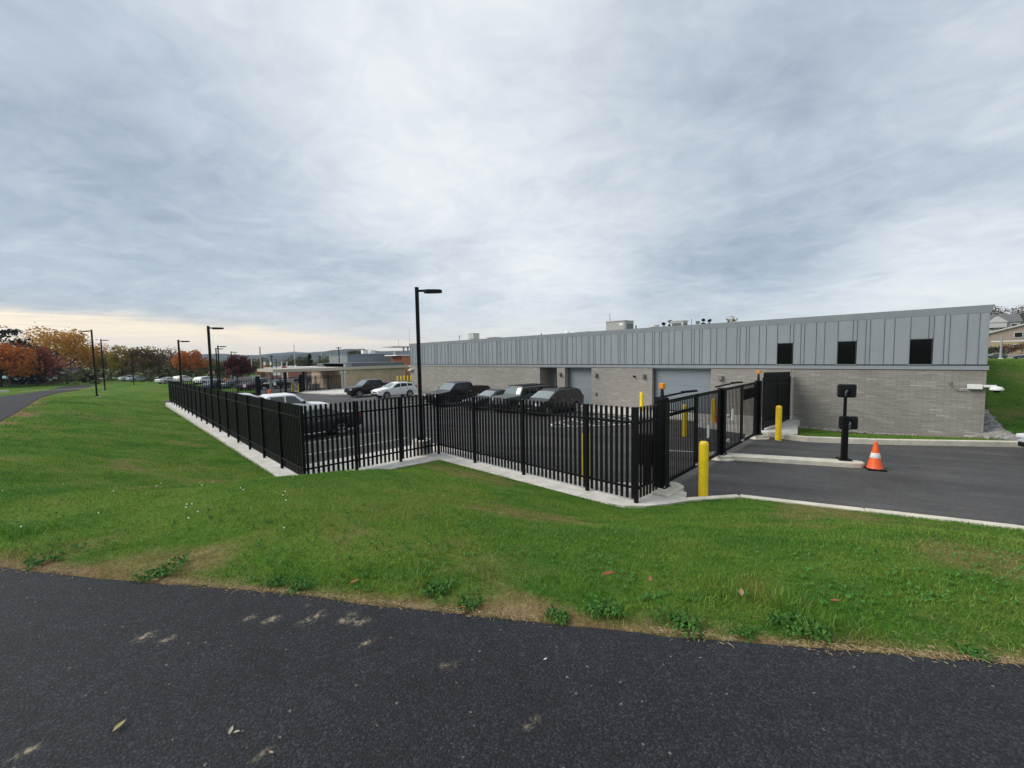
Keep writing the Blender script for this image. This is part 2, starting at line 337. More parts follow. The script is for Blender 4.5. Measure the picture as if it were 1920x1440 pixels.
# ---------------------------------------------------------------- terrain
def site(x): return np.clip(.016*(np.asarray(x, float)+4.9), -1.05, 0.)
def fsite(x): return float(site(x))
KERB_N = [(-4.05, 9.85), (-3.25, 10.92), (1.28, 12.62), (8., 15.1), (26., 21.)]
KERB_F = [(-5.0, 20.05), (-4.28, 19.75), (-3.49, 19.74), (-1.7, 20.74), (.4, 22.22), (2.3, 23.6), (10., 29.3), (26., 41.)]
DRIVE = [(-5.0, 8.4), (-4.7, 8.66), (-4.3, 9.3)] + KERB_N + KERB_F[::-1]
POLYS = [[(-66., 3.62), (-13.25, 3.62), (-12.75, 4.2), (-12.4, 8.3), (-5., 8.36), (-5., 26.), (-66., 26.)], DRIVE,
         [(-150., 9.), (-66., 9.), (-66., 70.), (-150., 70.)], [(-42.7, 24.8), (1.34, 24.8), (1.34, 60.), (-42.7, 60.)]]
def sdist(x, y, poly):
    d = np.full(x.shape, 1e9); inside = np.zeros(x.shape, bool); n = len(poly)
    for i in range(n):
        ax, ay = poly[i]; bx, by = poly[(i+1) % n]; ex, ey = bx-ax, by-ay
        tt = np.clip(((x-ax)*ex+(y-ay)*ey)/(ex*ex+ey*ey), 0, 1); d = np.minimum(d, np.hypot(x-ax-tt*ex, y-ay-tt*ey))
        c = ((ay > y) != (by > y)) & (x < (bx-ax)*(y-ay)/((by-ay) if by != ay else 1e-9)+ax); inside ^= c
    return np.where(inside, -d, d)
def dsite(x, y):
    d = sdist(x, y, POLYS[0])
    for p in POLYS[1:]: d = np.minimum(d, sdist(x, y, p))
    return d
def sm(t): t = np.clip(t, 0, 1); return t*t*(3-2*t)
PATH = [(26., 21.2), (14., 12.9), (9.9, 9.9), (7.8, 8.44), (6., 7.15), (4.3, 5.93), (2.6, 4.71), (1.4, 3.85), (.342, 3.088), (-.571, 2.396), (-1.687, 1.598), (-3.126, .603), (-4.931, -.706), (-7.4, -2.2), (-11., -3.2), (-17., -3.55), (-29., -3.72), (-42.5, -4.4), (-70., -5.9), (-90., -5.9), (-110., -4.6), (-132., -2.6)]
PW = 4.8
def plateau(x, y):
    r = np.hypot(x, y)
    p = np.interp(r, [0, 5, 12, 29, 42.5, 70, 108, 1e5], [2.05, 2.05, 1.82, 1.14, .76, -.01, -1.05, -1.05])
    return p-.004*np.maximum(0, np.minimum(r, 1600)-150)
def dpath(x, y):          # distance to the lawn-side edge of the path
    d = np.full(x.shape, 1e9)
    for (ax, ay), (bx, by) in zip(PATH[:-1], PATH[1:]):
        ex, ey = bx-ax, by-ay; tt = np.clip(((x-ax)*ex+(y-ay)*ey)/(ex*ex+ey*ey), 0, 1)
        d = np.minimum(d, np.hypot(x-ax-tt*ex, y-ay-tt*ey))
    return d
def vnoise(x, y, s, seed=0):          # cheap smooth value noise
    x, y = x*s+seed*17.3, y*s+seed*9.1; xi, yi = np.floor(x), np.floor(y); fx, fy = x-xi, y-yi
    fx, fy = fx*fx*(3-2*fx), fy*fy*(3-2*fy)
    h = lambda a, b: np.modf(np.abs(np.sin(a*127.1+b*311.7+seed)*43758.5453))[0]
    return (h(xi, yi)*(1-fx)+h(xi+1, yi)*fx)*(1-fy)+(h(xi, yi+1)*(1-fx)+h(xi+1, yi+1)*fx)*fy
PATHPOLY = None
def height(x, y, mesh=False):
    x = np.asarray(x, float); y = np.asarray(y, float); d = dsite(x, y); P = plateau(x, y)
    t = np.clip(d/7.2, 0, 1); s = .45*t+.55*sm(t)
    low = site(x)+.05
    z = low+(P-low)*s
    # beyond the drive: lawn strip in front of the wall, then the bank
    dk = (x+3.49)*-.56+(y-19.74)*.83
    strip = .17-.36*sm(dk/3.6)
    bank = .16+2.5*sm((dk-.9)/13.)-2.2*sm((dk-18)/85.)+1.5*sm((dk-190)/25.)
    w = sm((x-.7)/1.1); far = strip*(1-w)+bank*w
    wf = sm((dk+.3)/.5)*(x > -6)*(y > 18)
    z = z*(1-wf)+far*wf
    near = np.clip(1-np.hypot(x, y)/120., 0, 1)
    z = z+((vnoise(x, y, .5, 1)-.5)*.07+(vnoise(x, y, 1.7, 2)-.5)*.03)*near*np.clip(d/1.5, 0, 1)*np.clip(dpath(x, y)/1.2, 0, 1)
    if mesh:
        df = sdist(x, y, DRIVE); fk = (df < .6) & (y > 17.5) & (x > -6)
        z = z-.34*np.maximum(np.where(fk, np.clip((.17-df)/.28, 0, 1), 0), np.clip(-d/.2, 0, 1))-.08*np.clip((-pathside(x, y)-.02)/.12, 0, 1)
    return z
def _offset(poly, w):
    out = []
    for i, p in enumerate(poly):
        a = poly[max(i-1, 0)]; b = poly[min(i+1, len(poly)-1)]; dx, dy = b[0]-a[0], b[1]-a[1]; l = math.hypot(dx, dy)
        out.append((p[0]-dy/l*w, p[1]+dx/l*w))
    return out
PATHPOLY = PATH+_offset(PATH, PW)[::-1]
def pathside(x, y): return sdist(x, y, PATHPOLY)
def graded(c, lo, hi, h0, flat, g):
    a = [c]
    while a[-1] < hi: a.append(a[-1]+max(h0, g*(a[-1]-c-flat)))
    b = [c]
    while b[-1] > lo: b.append(b[-1]-max(h0, g*(c-b[-1]-flat)))
    return np.array(b[:0:-1]+a)
xs = graded(-4., -4600, 4600, .19, 9, .075); ys = graded(6., -4600, 4600, .19, 15, .075)
X, Y = np.meshgrid(xs, ys); Z = height(X, Y, True)
def dryness(x, y):
    dp = np.abs(dpath(x, y)); e = np.exp(-dp/.10)*1.3+.85*sm(1-dp/1.35)*sm((vnoise(x, y, 1.1, 5)+.55*vnoise(x, y, 3.1, 6)-.62)/.5)
    return np.clip(e+.55*sm((vnoise(x, y, .8, 8)-.70)/.2)*sm(1-(dp-1)/3.5)+.55*sm((vnoise(x, y, .42, 9)*.7+vnoise(x, y, 1.9, 10)*.35-.65)/.2), 0, 1.3)
nx, ny = len(xs), len(ys)
me = bpy.data.meshes.new('lawn')
idx = np.arange(nx*ny).reshape(ny, nx)
q = np.stack([idx[:-1, :-1], idx[:-1, 1:], idx[1:, 1:], idx[1:, :-1]], -1).reshape(-1, 4)
me.from_pydata(np.stack([X, Y, Z], -1).reshape(-1, 3).tolist(), [], q.tolist()); me.shade_smooth()
at_ = me.attributes.new('dry', 'FLOAT', 'POINT'); at_.data.foreach_set('value', dryness(X, Y).astype(np.float32).ravel())
me.materials.append(TURF); struct(ob('lawn', me))
# hills on the horizon
def hills():
    n, k = 420, 26; vs = []; fs = []
    for j in range(k):
        for i in range(n):
            a = 2*math.pi*i/n; f = j/(k-1); r = 1500+2600*f
            h = 62+24*math.sin(a*3+.6)+15*math.sin(a*9+1.3)+9*math.sin(a*23+.4)+6*math.sin(a*51)
            ridge = sm(np.array(f*1.25))
            z = -8+h*float(ridge)*(.75+.25*math.sin(a*17+f*9))+7*float(vnoise(np.array(a*60.), np.array(f*14.), 1., 3))*(.3+f)
            vs.append((r*math.cos(a), r*math.sin(a), z))
    for j in range(k-1):
        for i in range(n): fs.append((j*n+i, j*n+(i+1) % n, (j+1)*n+(i+1) % n, (j+1)*n+i))
    m = bpy.data.materials.new('wooded_hills'); m.use_nodes = True; t = NT(m.node_tree); b = t.n['Principled BSDF']
    g = t.new('ShaderNodeNewGeometry').outputs['Position']
    c = t.ramp(t.noise(g, .006, 8, .7), [(.35, (.018, .030, .018)), (.5, (.045, .045, .022)), (.62, (.075, .055, .025)), (.75, (.10, .10, .055))])
    t.put(b.inputs['Base Color'], c); b.inputs['Roughness'].default_value = 1; b.inputs['Specular IOR Level'].default_value = 0
    me = bpy.data.meshes.new('hills'); me.from_pydata(vs, [], fs); me.shade_smooth(); me.materials.append(m); struct(ob('hills', me))
hills()
# ---------------------------------------------------------------- paved sheets
def sheet(name, polys, m, zf, dz=0.):
    mb = MB()
    for p in polys: mb.add([(x, y, zf(x)+dz) for x, y in p], [tuple(range(len(p)))])
    o = mb.build(name, m); struct(o); return o
LOT = [[(-66., 4.2), (-13.6, 4.2), (-13.6, 25.2), (-66., 25.2)], [(-13.6, 9.2), (-4.9, 9.2), (-4.9, 25.2), (-13.6, 25.2)]]
sheet('parking_lot', LOT, LOTM, fsite)
mb = MB(); _a = [(-4.9, 9.2), (-4.1, 9.9), (-3.3, 10.97), (1.23, 12.67), (8., 15.15), (26, 21.05)]; _b = [(-4.9, 20.4), (-4.28, 19.95), (-3.49, 19.8), (.4, 22.25), (10., 29.3), (26., 41.)]
mb.add([(x, y, 0.) for x, y in _a+_b], [(i, i+1, i+7, i+6) for i in range(5)])
struct(mb.build('driveway', LOTM))
sheet('outer_parking_lot', [[(-150., 14.5), (-66., 14.5), (-66., 70.), (-150., 70.)]], LOTM, lambda x: -1.02)
sheet('grass_island', [[(-96., 9.), (-68., 9.), (-68., 15.3), (-96., 17.6)]], TURF, lambda x: -.93)
# the foreground path
def path():
    pts = [Vector((p[0], p[1], 0)) for p in PATH]; dense = []
    for i in range(len(pts)-1):
        p0, p1, p2, p3 = pts[max(i-1, 0)], pts[i], pts[i+1], pts[min(i+2, len(pts)-1)]
        L = (p2-p1).length; near = min(p1.length, p2.length) < 8
        n = max(1, int(L/(.06 if near else 1.5)))
        for k in range(n):
            u = k/n; dense.append(.5*((2*p1)+(p2-p0)*u+(2*p0-5*p1+4*p2-p3)*u*u+(3*p1-p0-3*p2+p3)*u**3))
    dense.append(pts[-1]); n = len(dense); w = np.concatenate([[0, .0001], np.linspace(.02, PW, 60)])
    A = np.array([[p.x, p.y] for p in dense]); T = np.gradient(A, axis=0); T /= np.linalg.norm(T, axis=1)[:, None]
    N = np.stack([-T[:, 1], T[:, 0]], 1)          # away from the lawn
    s = np.concatenate([[0], np.cumsum(np.linalg.norm(np.diff(A, axis=0), axis=1))])
    wig = (vnoise(s, s*0, 2.2, 4)-.5)*.03+(vnoise(s, s*0, 7., 5)-.5)*.022+(vnoise(s, s*0, 19., 6)-.5)*.012
    Pn = A[:, None, :]+N[:, None, :]*(w[None, :, None]+wig[:, None, None]*np.clip(1-w/.4, 0, 1)[None, :, None])
    Zp = plateau(Pn[..., 0], Pn[..., 1])+.022; Zp[:, 0] -= .07; Zp[:, 1] -= .008
    st = np.zeros(Zp.shape)
    for u, v, r in STAINS:
        d = np.array(RW @ np.array([u-960, v-720, FPX])); tt = (2.05-EYE)/d[2]; c = d*tt
        q = np.hypot(Pn[..., 0]-c[0], Pn[..., 1]-c[1]); st = np.maximum(st, np.clip(1.35-q/r, 0, 1))
    V = np.concatenate([Pn, Zp[..., None]], -1).reshape(-1, 3); k = len(w); idx = np.arange(n*k).reshape(n, k)
    q = np.stack([idx[:-1, :-1], idx[:-1, 1:], idx[1:, 1:], idx[1:, :-1]], -1).reshape(-1, 4)
    me = bpy.data.meshes.new('path'); me.from_pydata(V.tolist(), [], q.tolist())
    a = me.attributes.new('stain', 'FLOAT', 'POINT'); a.data.foreach_set('value', st.astype(np.float32).ravel())
    me.materials.append(PATHM); me.shade_smooth(); struct(ob('path', me))
STAINS = [(275, 1200, 0.066), (262, 1206, 0.046), (318, 1203, 0.046), (470, 1163, 0.039), (512, 1168, 0.053), (568, 1176, 0.039), (600, 1158, 0.060), (655, 1166, 0.072), (680, 1173, 0.053), (585, 1140, 0.033), (640, 1120, 0.033), (388, 1130, 0.039), (412, 1134, 0.039), (684, 1215, 0.046), (828, 1246, 0.039), (850, 1263, 0.030), (1018, 1390, 0.015), (996, 1367, 0.013), (45, 1424, 0.046), (25, 1432, 0.033), (1092, 1335, 0.021), (1130, 1346, 0.021), (1170, 1350, 0.021), (860, 1120, 0.033), (735, 1330, 0.021), (500, 1425, 0.027), (1345, 1385, 0.021), (1450, 1390, 0.021), (1540, 1400, 0.027), (1615, 1428, 0.021), (925, 1320, 0.021), (120, 1240, 0.039)]
path()
# concrete: strips under the fences, kerbs, aprons
def zstrip(x): return fsite(x)+.07
def slab_run(root, line, o_out, o_in, piece, name='slab', ztop=zstrip, zbot=-.35, gap=.012, m=CONC):
    for (a, b) in zip(line[:-1], line[1:]):
        a, b = Vector((*a, 0)), Vector((*b, 0)); L = (b-a).length; d = (b-a)/L; nrm = Vector((-d.y, d.x, 0)); n = max(1, round(L/piece))
        for i in range(n):
            p, q = a+d*(L*i/n+gap/2), a+d*(L*(i+1)/n-gap/2)
            poly = [p-nrm*o_out, q-nrm*o_out, q+nrm*o_in, p+nrm*o_in]; poly = [(v.x, v.y) for v in poly]
            MB().prism(poly, lambda x, y: ztop(x)+zbot, lambda x, y: ztop(x)).build(name, m, root)
r = struct(ob('concrete_strip', None))
slab_run(r, [(-59., 4.37), (-13.3, 3.99)], .42, .75, 3.0)
MB().prism([(-13.28, 3.57), (-12.74, 4.1), (-12.55, 6.2), (-15.55, 6.2), (-15.55, 4.77), (-13.28, 4.74)], lambda x, y: zstrip(x)-.35, lambda x, y: zstrip(x)).build('slab', CONC, r)
MB().prism([(-12.545, 6.212), (-12.36, 8.28), (-10.2, 8.28), (-10.2, 9.9), (-15.0, 9.9), (-15.55, 9.3), (-15.55, 6.212)], lambda x, y: zstrip(x)-.35, lambda x, y: zstrip(x)).build('slab', CONC, r)
slab_run(r, [(-10.19, 8.809), (-6.21, 8.809)], .53, 1.1, 1.95)
MB().prism([(-6.2, 8.28), (-5.4, 8.33), (-5.0, 8.45), (-4.62, 8.78), (-4.3, 9.3), (-4.05, 9.84), (-4.2, 9.95), (-4.35, 10.35), (-5.3, 10.5), (-6.2, 9.9)], lambda x, y: zstrip(x)-.35, lambda x, y: zstrip(x)).build('slab', CONC, r)
def kerb(name, line, w, z0, z1, piece=3.2, m=CONC2):
    r = struct(ob(name, None))
    for (a, b) in zip(line[:-1], line[1:]):
        a, b = Vector((*a, 0)), Vector((*b, 0)); L = (b-a).length; d = (b-a)/L; nn = Vector((-d.y, d.x, 0))*w; k = max(1, round(L/piece))
        for i in range(k):
            p, q = a+d*(L*i/k-(.02 if i == 0 else -.005)), a+d*(L*(i+1)/k-.005)
            poly = [p, q, q+nn, p+nn]; jz = random.uniform(-.006, .006)
            MB().prism([(v.x, v.y) for v in poly], lambda x, y: z0, lambda x, y: z1+jz).build('kerb_stone', m, r, bevel=.018)
kerb('kerb', KERB_N, .17, -.2, .085)
kerb('kerb', KERB_F, .19, -.2, .205)
r = struct(ob('sidewalk', None))
for x0, x1, y0 in [(-24.2+2.25*i, -24.2+2.25*(i+1)-.012, 22.6) for i in range(7)]:
    MB().prism([(x0, y0), (x1, y0), (x1, 24.86), (x0, 24.86)], lambda x, y: fsite(x)-.2, lambda x, y: fsite(x)+.15).build('paving_slab', CONC, r, bevel=.01)
for i in range(6):
    x0, x1 = -42.6+3.06*i, -42.6+3.06*(i+1)-.012
    MB().prism([(x0, 24.2), (x1, 24.2), (x1, 24.86), (x0, 24.86)], lambda x, y: fsite(x)-.2, lambda x, y: fsite(x)+.15).build('paving_slab', CONC, r, bevel=.01)
MB().prism([(-8.3, 20.8), (-5.6, 20.0), (-4.95, 20.1), (-4.3, 20.0), (-4.0, 20.5), (-4.75, 24.3), (-4.75, 24.86), (-8.3, 24.86)], -.3, .152).build('paving_slab', CONC, r)
# apron by the low building
r = struct(ob('apron', None))
for pl in ([(-66.5, 19.2), (-60., 18.4), (-57., 19.0), (-57., 30.), (-66.5, 30.)], [(-56.98, 19.), (-52.5, 19.8), (-49.6, 21.2), (-47.6, 22.5), (-47.6, 30.), (-56.98, 30.)], [(-66.5, 30.01), (-47.6, 30.01), (-43., 30.01), (-43., 48.), (-66.5, 48.)]):
    MB().prism(pl, -1.6, (lambda x, y: fsite(x)+.14) if pl[0][1] < 30 else -.45).build('paving_slab', CONC, r)
# painted lines
def stripes(name, segs, w=.11):
    mb = MB()
    for a, b in segs:
        a, b = Vector((*a, 0)), Vector((*b, 0)); d = (b-a).normalized(); nn = Vector((-d.y, d.x, 0))*w/2
        k = max(1, int((b-a).length/2)); 
        for i in range(k):
            p, q = a+(b-a)*i/k, a+(b-a)*(i+1)/k
            mb.add([(v.x, v.y, fsite(v.x)+.006) for v in (p-nn, q-nn, q+nn, p+nn)], [(0, 1, 2, 3)])
    return struct(mb.build(name, LINE))
stripes('parking_lines', [((x, 4.9), (x, 10.0)) for x in np.arange(-17.6, -58, -2.72)] + [((-42.85+2.72*i, 18.1), (-42.85+2.72*i, 24.15)) for i in range(-1, 7)] + [((-7.6, 14.6), (-6., 15.3))])
loop = [(-14.6, 17.0), (-14.2, 16.75), (-13.6, 17.1), (-12.4, 18.3), (-11.4, 19.6), (-11.6, 20.6), (-12.6, 21.8), (-13.4, 22.2), (-14.2, 22.0), (-15.0, 20.6), (-15.0, 18.6), (-14.8, 17.4), (-14.6, 17.0)]
stripes('hatched_marking', list(zip(loop[:-1], loop[1:])) + [((-14.9, 17.9), (-13.4, 17.3)), ((-15., 19.3), (-12.6, 18.2)), ((-15., 20.5), (-11.9, 19.1)), ((-14.5, 21.5), (-11.5, 20.3)), ((-12.6, 21.7), (-11.9, 22.3)), ((-11.9, 22.3), (-10.4, 21.3))], .12)
# island kerb with the reader post
isl = [(-4.95, 14.78), (-4.85, 14.72), (-1.72, 16.22), (-1.52, 16.36), (-1.46, 16.5), (-1.52, 16.66), (-1.68, 16.68), (-1.85, 16.64), (-5.0, 15.16), (-5.05, 15.0)]
tag(MB().prism(isl, -.1, .15).build('kerb_island', CONC2, bevel=.02), 'narrow pale concrete kerb island carrying the black reader post', 'kerb island')
# ---------------------------------------------------------------- fences
FH = 2.30
def picket_mesh(w, d, h):          # folded steel pale with a rounded point
    prof = [(-w/2, 0.), (w/2, 0.), (w/2, h-w*.55), (w*.33, h-w*.15), (0, h), (-w*.33, h-w*.15), (-w/2, h-w*.55)]
    n = len(prof); vs = [(x, -d/2 if abs(x) > w*.4 else -d*.5-.010, z) for x, z in prof] + [(x, d/2, z) for x, z in prof]
    return MB().add(vs, [tuple(range(n))[::-1], tuple(range(n, 2*n))] + [(i, (i+1) % n, n+(i+1) % n, n+i) for i in range(n)]).mesh('picket', BLACK)
PICK = picket_mesh(.072, .028, FH-.07)
POST = MB().box((0, 0, 1.09), (.085, .085, 2.5)).box((0, 0, 2.345), (.094, .094, .02)).mesh('post', BLACK, bevel=.006)
def fence(a, b, za, zb, npan, label, group, side=1, pitch=.152, name='palisade_fence', first=True, last=True, limit=10**9, pick=PICK, h=FH, st=None):
    a, b = Vector((a[0], a[1], za)), Vector((b[0], b[1], zb)); root = thing(name, label, 'fence', a, 0., group)
    dxy = Vector((b.x-a.x, b.y-a.y, 0)); L = dxy.length; u = dxy/L; nn = Vector((-u.y, u.x, 0))*side; rz = math.atan2(u.y, u.x)
    zl = lambda s: (b.z-a.z)*s/L
    st = [L*q for q in st] if st else [L*i/npan for i in range(npan+1)]
    extra = MB(); cnt = 0
    for i in range(npan+1):
        if (i == 0 and not first) or (i == npan and not last): continue
        s = st[i]; ob('post', POST, root, u*s+Vector((0, 0, zl(s)-.05)), rz)
    for i in range(npan):
        s0, s1 = st[i]+.045, st[i+1]-.045
        for zr in (.36, h*.84):
            p, q = u*s0+Vector((0, 0, zl(s0)+zr)), u*s1+Vector((0, 0, zl(s1)+zr)); c = (p+q)/2
            MB().bar(p-c, q-c, .045, .05).build('rail', BLACK, root, c)
            MB().box((0, 0, 0), (.07, .10, .07)).build('bracket', BLACK, root, p, rz)
        n = max(1, round((s1-s0)/pitch))
        for k in range(n):
            s = s0+(s1-s0)*(k+.5)/n; loc = u*s+nn*.040+Vector((0, 0, zl(s)+.07)); cnt += 1
            if cnt <= limit: ob('picket', pick, root, loc, rz if side < 0 else rz+math.pi)
            else: extra.add([(loc.x+math.cos(rz)*v.co.x-math.sin(rz)*v.co.y, loc.y+math.sin(rz)*v.co.x+math.cos(rz)*v.co.y, loc.z+v.co.z) for v in pick.vertices], [tuple(p.vertices) for p in pick.polygons])
    if extra.v: extra.build('picket', BLACK, root)['kind'] = 'stuff'
    return root
PG = 'black palisade fence runs around the car park'
fence((-13.218, 3.989), (-59., 4.37), -.06, -.66, 19, 'long black palisade fence running away down the left edge of the car park', PG, -1, limit=299)
fence((-13.218, 3.989), (-13.218, 8.809), -.06, -.06, 3, 'short black palisade fence stepping back towards the lamp post corner', PG, 1, first=False)
fence((-13.218, 8.809), (-4.904, 8.809), -.06, .06, 4, 'black palisade fence facing the lawn between the lamp post corner and the gate', PG, 1, first=False, st=[0, .2655, .548, .8296, 1])
fence((-4.904, 8.809), (-4.87, 9.95), .06, .04, 1, 'very short black palisade fence between the corner post and the near gate column', PG, 1, first=False, last=False, pitch=.145)
# tall dark screen of close-set pales between the far gate column and the wall
SCR = picket_mesh(.13, .03, 2.5)
def screen():
    root = thing('screen_fence', 'tall close-boarded black fence between the far gate column and the brick wall', 'fence', (-5.32, 20.6, .16))
    a, b = Vector((0, 0, 0)), Vector((.10, 4.1, 0)); L = (b-a).length; u = (b-a)/L; rz = math.atan2(u.y, u.x); z = lambda s: -.12*s/L
    for s in (0.02, L*.5, L-.03): ob('post', POST, root, u*s+Vector((0, 0, z(s)-.02)), rz)
    for zr in (.38, 2.02): MB().bar(Vector((.05, 0, zr)), u*L+Vector((.05, 0, zr+z(L))), .05, .05).build('rail', BLACK, root)
    k = 30
    for i in range(k): ob('picket', SCR, root, u*(L*(i+.5)/k)+Vector((.0, 0, .06+z(L*i/k))), rz)
screen()
# ---------------------------------------------------------------- folding gates
GX0, GY0, GX1, GY1 = -4.93, 10.16, -5.22, 19.45
def gpt(f): return Vector((GX0+(GX1-GX0)*f, GY0+(GY1-GY0)*f, 0))
gu = (gpt(1)-gpt(0)).normalized(); grz = math.atan2(gu.y, gu.x); gn = Vector((-gu.y, gu.x, 0))   # gn points into the car park (-X)
GH = 2.42
COLM = MB().box((0, 0, GH/2), (.24, .24, GH)).mesh('column', BLACK, bevel=.012)
def gate_post(f, label, beacon, footing, wide=None):
    r = thing('gate_post', label, 'gate post', gpt(f), grz, 'columns of the folding gates')
    if wide: MB().box((0, 0, GH/2), (wide, .30, GH)).build('column', BLACK, r, bevel=.012)
    else: ob('column', COLM, r)
    MB().box((0, 0, .155), (.34, .34, .03)).box((0, 0, .25), (.32, .06, .2), 0, (.75, 1)).box((0, 0, .25), (.06, .32, .2), 0, (1, .75)).build('base_plate', BLACK, r)
    for sx in (-1, 1):
        for sy in (-1, 1): MB().lathe([(.018, .165), (.018, .20), (.008, .21)], 6, (sx*.14, sy*.14, 0)).build('bolt', STEEL, r)
    if footing == 'disc': MB().lathe([(.46, -.05), (.46, .03), (.44, .05), (.40, .055), (.40, .14), (.36, .142)], 28).build('footing', CONC2, r)
    else: MB().prism([(-.55, -.42), (.45, -.42), (.62, -.2), (.62, .2), (.45, .42), (-.55, .42)], -.1, .142).build('footing', CONC2, r, bevel=.03)
    if beacon:
        MB().tube([(0, 0, GH), (0, 0, GH+.06), (0, 0, GH+.28)], [.065, .05, .035], 10).build('beacon_stem', BLACKP, r)
        b = MB().box((0, 0, GH+.36), (.15, .12, .15)).build('beacon_housing', mat_or('beacon_frame', (.72, .26, .03)), r, bevel=.015)
        MB().box((.0, -.064, GH+.36), (.105, .008, .105)).box((0, .064, GH+.36), (.105, .008, .105)).box((.078, 0, GH+.36), (.008, .08, .105)).build('beacon_lens', AMBER, b)
    return r
_mc = {}
def mat_or(n, c, rough=.4):
    if n not in _mc: _mc[n] = mat(n, c, rough)
    return _mc[n]
gate_post(0., 'nearest gate column with an amber beacon, standing on a concrete block', True, 'block', .30)
gate_post(.505, 'middle gate column between the two folding gates, on a round footing', False, 'disc')
gate_post(1., 'farthest gate column with an amber beacon, beside the screen fence', True, 'disc')
def gate_leaf(f0, f1, label):
    p0, p1 = gpt(f0), gpt(f1); W = (p1-p0).length; half = W/2
    r = thing('folding_gate', label, 'gate', p0, grz, 'black folding gates across the drive')
    z0, z1 = .16, GH-.03
    bars = MB().box((0, 0, (z1-z0)/2-.045), (.024, .024, z1-z0-.09)).mesh('bar', BLACK)
    for i in range(2):
        x0, x1 = i*half+.015, (i+1)*half-.015; c = (x0+x1)/2
        lf = ob('gate_panel', MB().bar((x0, 0, z0+.045), (x1, 0, z0+.045), .05, .09).bar((x0, 0, z1-.045), (x1, 0, z1-.045), .05, .09).box((x0+.045, 0, (z0+z1)/2), (.09, .05, z1-z0)).box((x1-.045, 0, (z0+z1)/2), (.09, .05, z1-z0)).mesh('gate_panel', BLACK), r)
        n = int((x1-x0-.18)/(.118 if f0 < .3 else .150))
        for k in range(n): ob('bar', bars, lf, (x0+.09+(x1-x0-.18)*(k+.5)/n, 0, z0+.045))
        MB().lathe([(.045, -.03), (.05, 0), (.045, .03)], 10, (x1-.05 if i == 0 else x0+.05, -.06, z0+.10), 'y').build('roller', STEEL, lf)
        if (i == 0) ^ (f0 > .3):
            MB().bar((x0+.09, .03, z1-.42), (x1-.09, .03, z1-.42), .05, .085).build('cross_rail', BLACK, lf)
        if i == 1 and f0 > .3: MB().box((c+.1, .05, z1-.42), (half*.72, .06, .42)).build('operator_cover', BLACK, lf)
    sgn = MB().box((half*1.42 if f0 < .3 else half*.42, -.038, 1.13 if f0 < .3 else 1.4), (.20, .008, .40)).build('gate_sign', PAPER, r)
    # overhead guide arm on the car-park side
    MB().bar((-.1, .22, GH+.02), (half*.98, .20, GH+.05), .05, .05).bar((half*.75, .20, GH+.06), (half*1.05, .05, GH+.06), .10, .06).build('guide_arm', BLACK, r)
    for zz in (.5, 1.2, 1.95): MB().box((.0, -.045, zz), (.10, .06, .07)).build('hinge', STEEL if f0 > .3 else BLACK, r)
    return r
gate_leaf(.017, .490, 'nearer black folding gate, left of the middle column')
gate_leaf(.520, .984, 'farther black folding gate, right of the middle column')
MB().bar((GX0-.1, GY0-.15, 2.45), (GX0-.1, GY0-1.0, 2.5), .06, .07)
gp = MB().bar((0, 0, 2.46), (-.55, 0.1, 2.48), .06, .07).box((-.6, .1, 2.48), (.10, .09, .10)).build('guide_bracket', BLACK, bpy.data.objects['gate_post'], (0, .2, 0), R_(60))
# keeper latches on the middle column
for z in (.55, 1.42):
    MB().tube([(.14, -.02, z), (.32, -.08, z), (.42, -.08, z)], .035, 8).lathe([(.07, -.03), (.08, 0), (.07, .03)], 12, (.42, -.1, z), 'y').build('latch', STEEL, bpy.data.objects['gate_post.001'])
cab = thing('control_box', 'dark control cabinet behind the short fence by the near gate column', 'cabinet', (-5.42, 10.32, .08))
MB().box((0, 0, .95), (.42, .36, .85)).build('cabinet_body', BLACKP, cab, bevel=.02); MB().box((0, 0, .26), (.12, .12, .52)).build('pedestal', BLACK, cab); MB().box((.216, 0, .95), (.012, .28, .72)).build('door', BLACKP, cab)
# ---------------------------------------------------------------- bollards
def bollard_mesh(r, h):
    return MB().lathe([(r, -.1), (r, h-r*.75), (r*.93, h-r*.42), (r*.72, h-r*.16), (r*.38, h-.02), (.004, h)], 24).mesh('bollard', YEL, smooth=40)
BM = bollard_mesh(.112, 1.43)
for x, y, z, lab in ((-3.985, 10.46, 0, 'yellow bollard in front of the near gate column, nearest of all'), (-4.456, 19.456, 0, 'yellow bollard standing in front of the black screen fence'),
                     (-7.71, 18.02, -.05, 'yellow bollard seen through the left panel of the nearer gate'), (-7.76, 21.6, -.08, 'yellow bollard seen through the nearer gate beside its middle column'),
                     (-12.95, 23.9, -.2, 'yellow bollard at the left jamb of the wide garage door'), (-6.94, 9.62, -.02, 'yellow bollard just inside the fence, hidden behind its pickets'),
                     (-62.43, 18.68, -.98, 'yellow bollard at the kerb corner by the far gate'), (-67.2, 19.2, -1.05, 'yellow bollard seen through the bars of the far gate')):
    tag(ob('bollard', BM, None, (x, y, z)), lab, 'bollard', 'yellow bollards')
for i in range(5): tag(ob('bollard', BM, None, (-57.+.02*i, 31.0+.56*i, -.45)), 'yellow bollard in a row of five by the glass door, %s' % ('leftmost', 'second from the left', 'middle one', 'second from the right', 'rightmost')[i], 'bollard', 'yellow bollards')
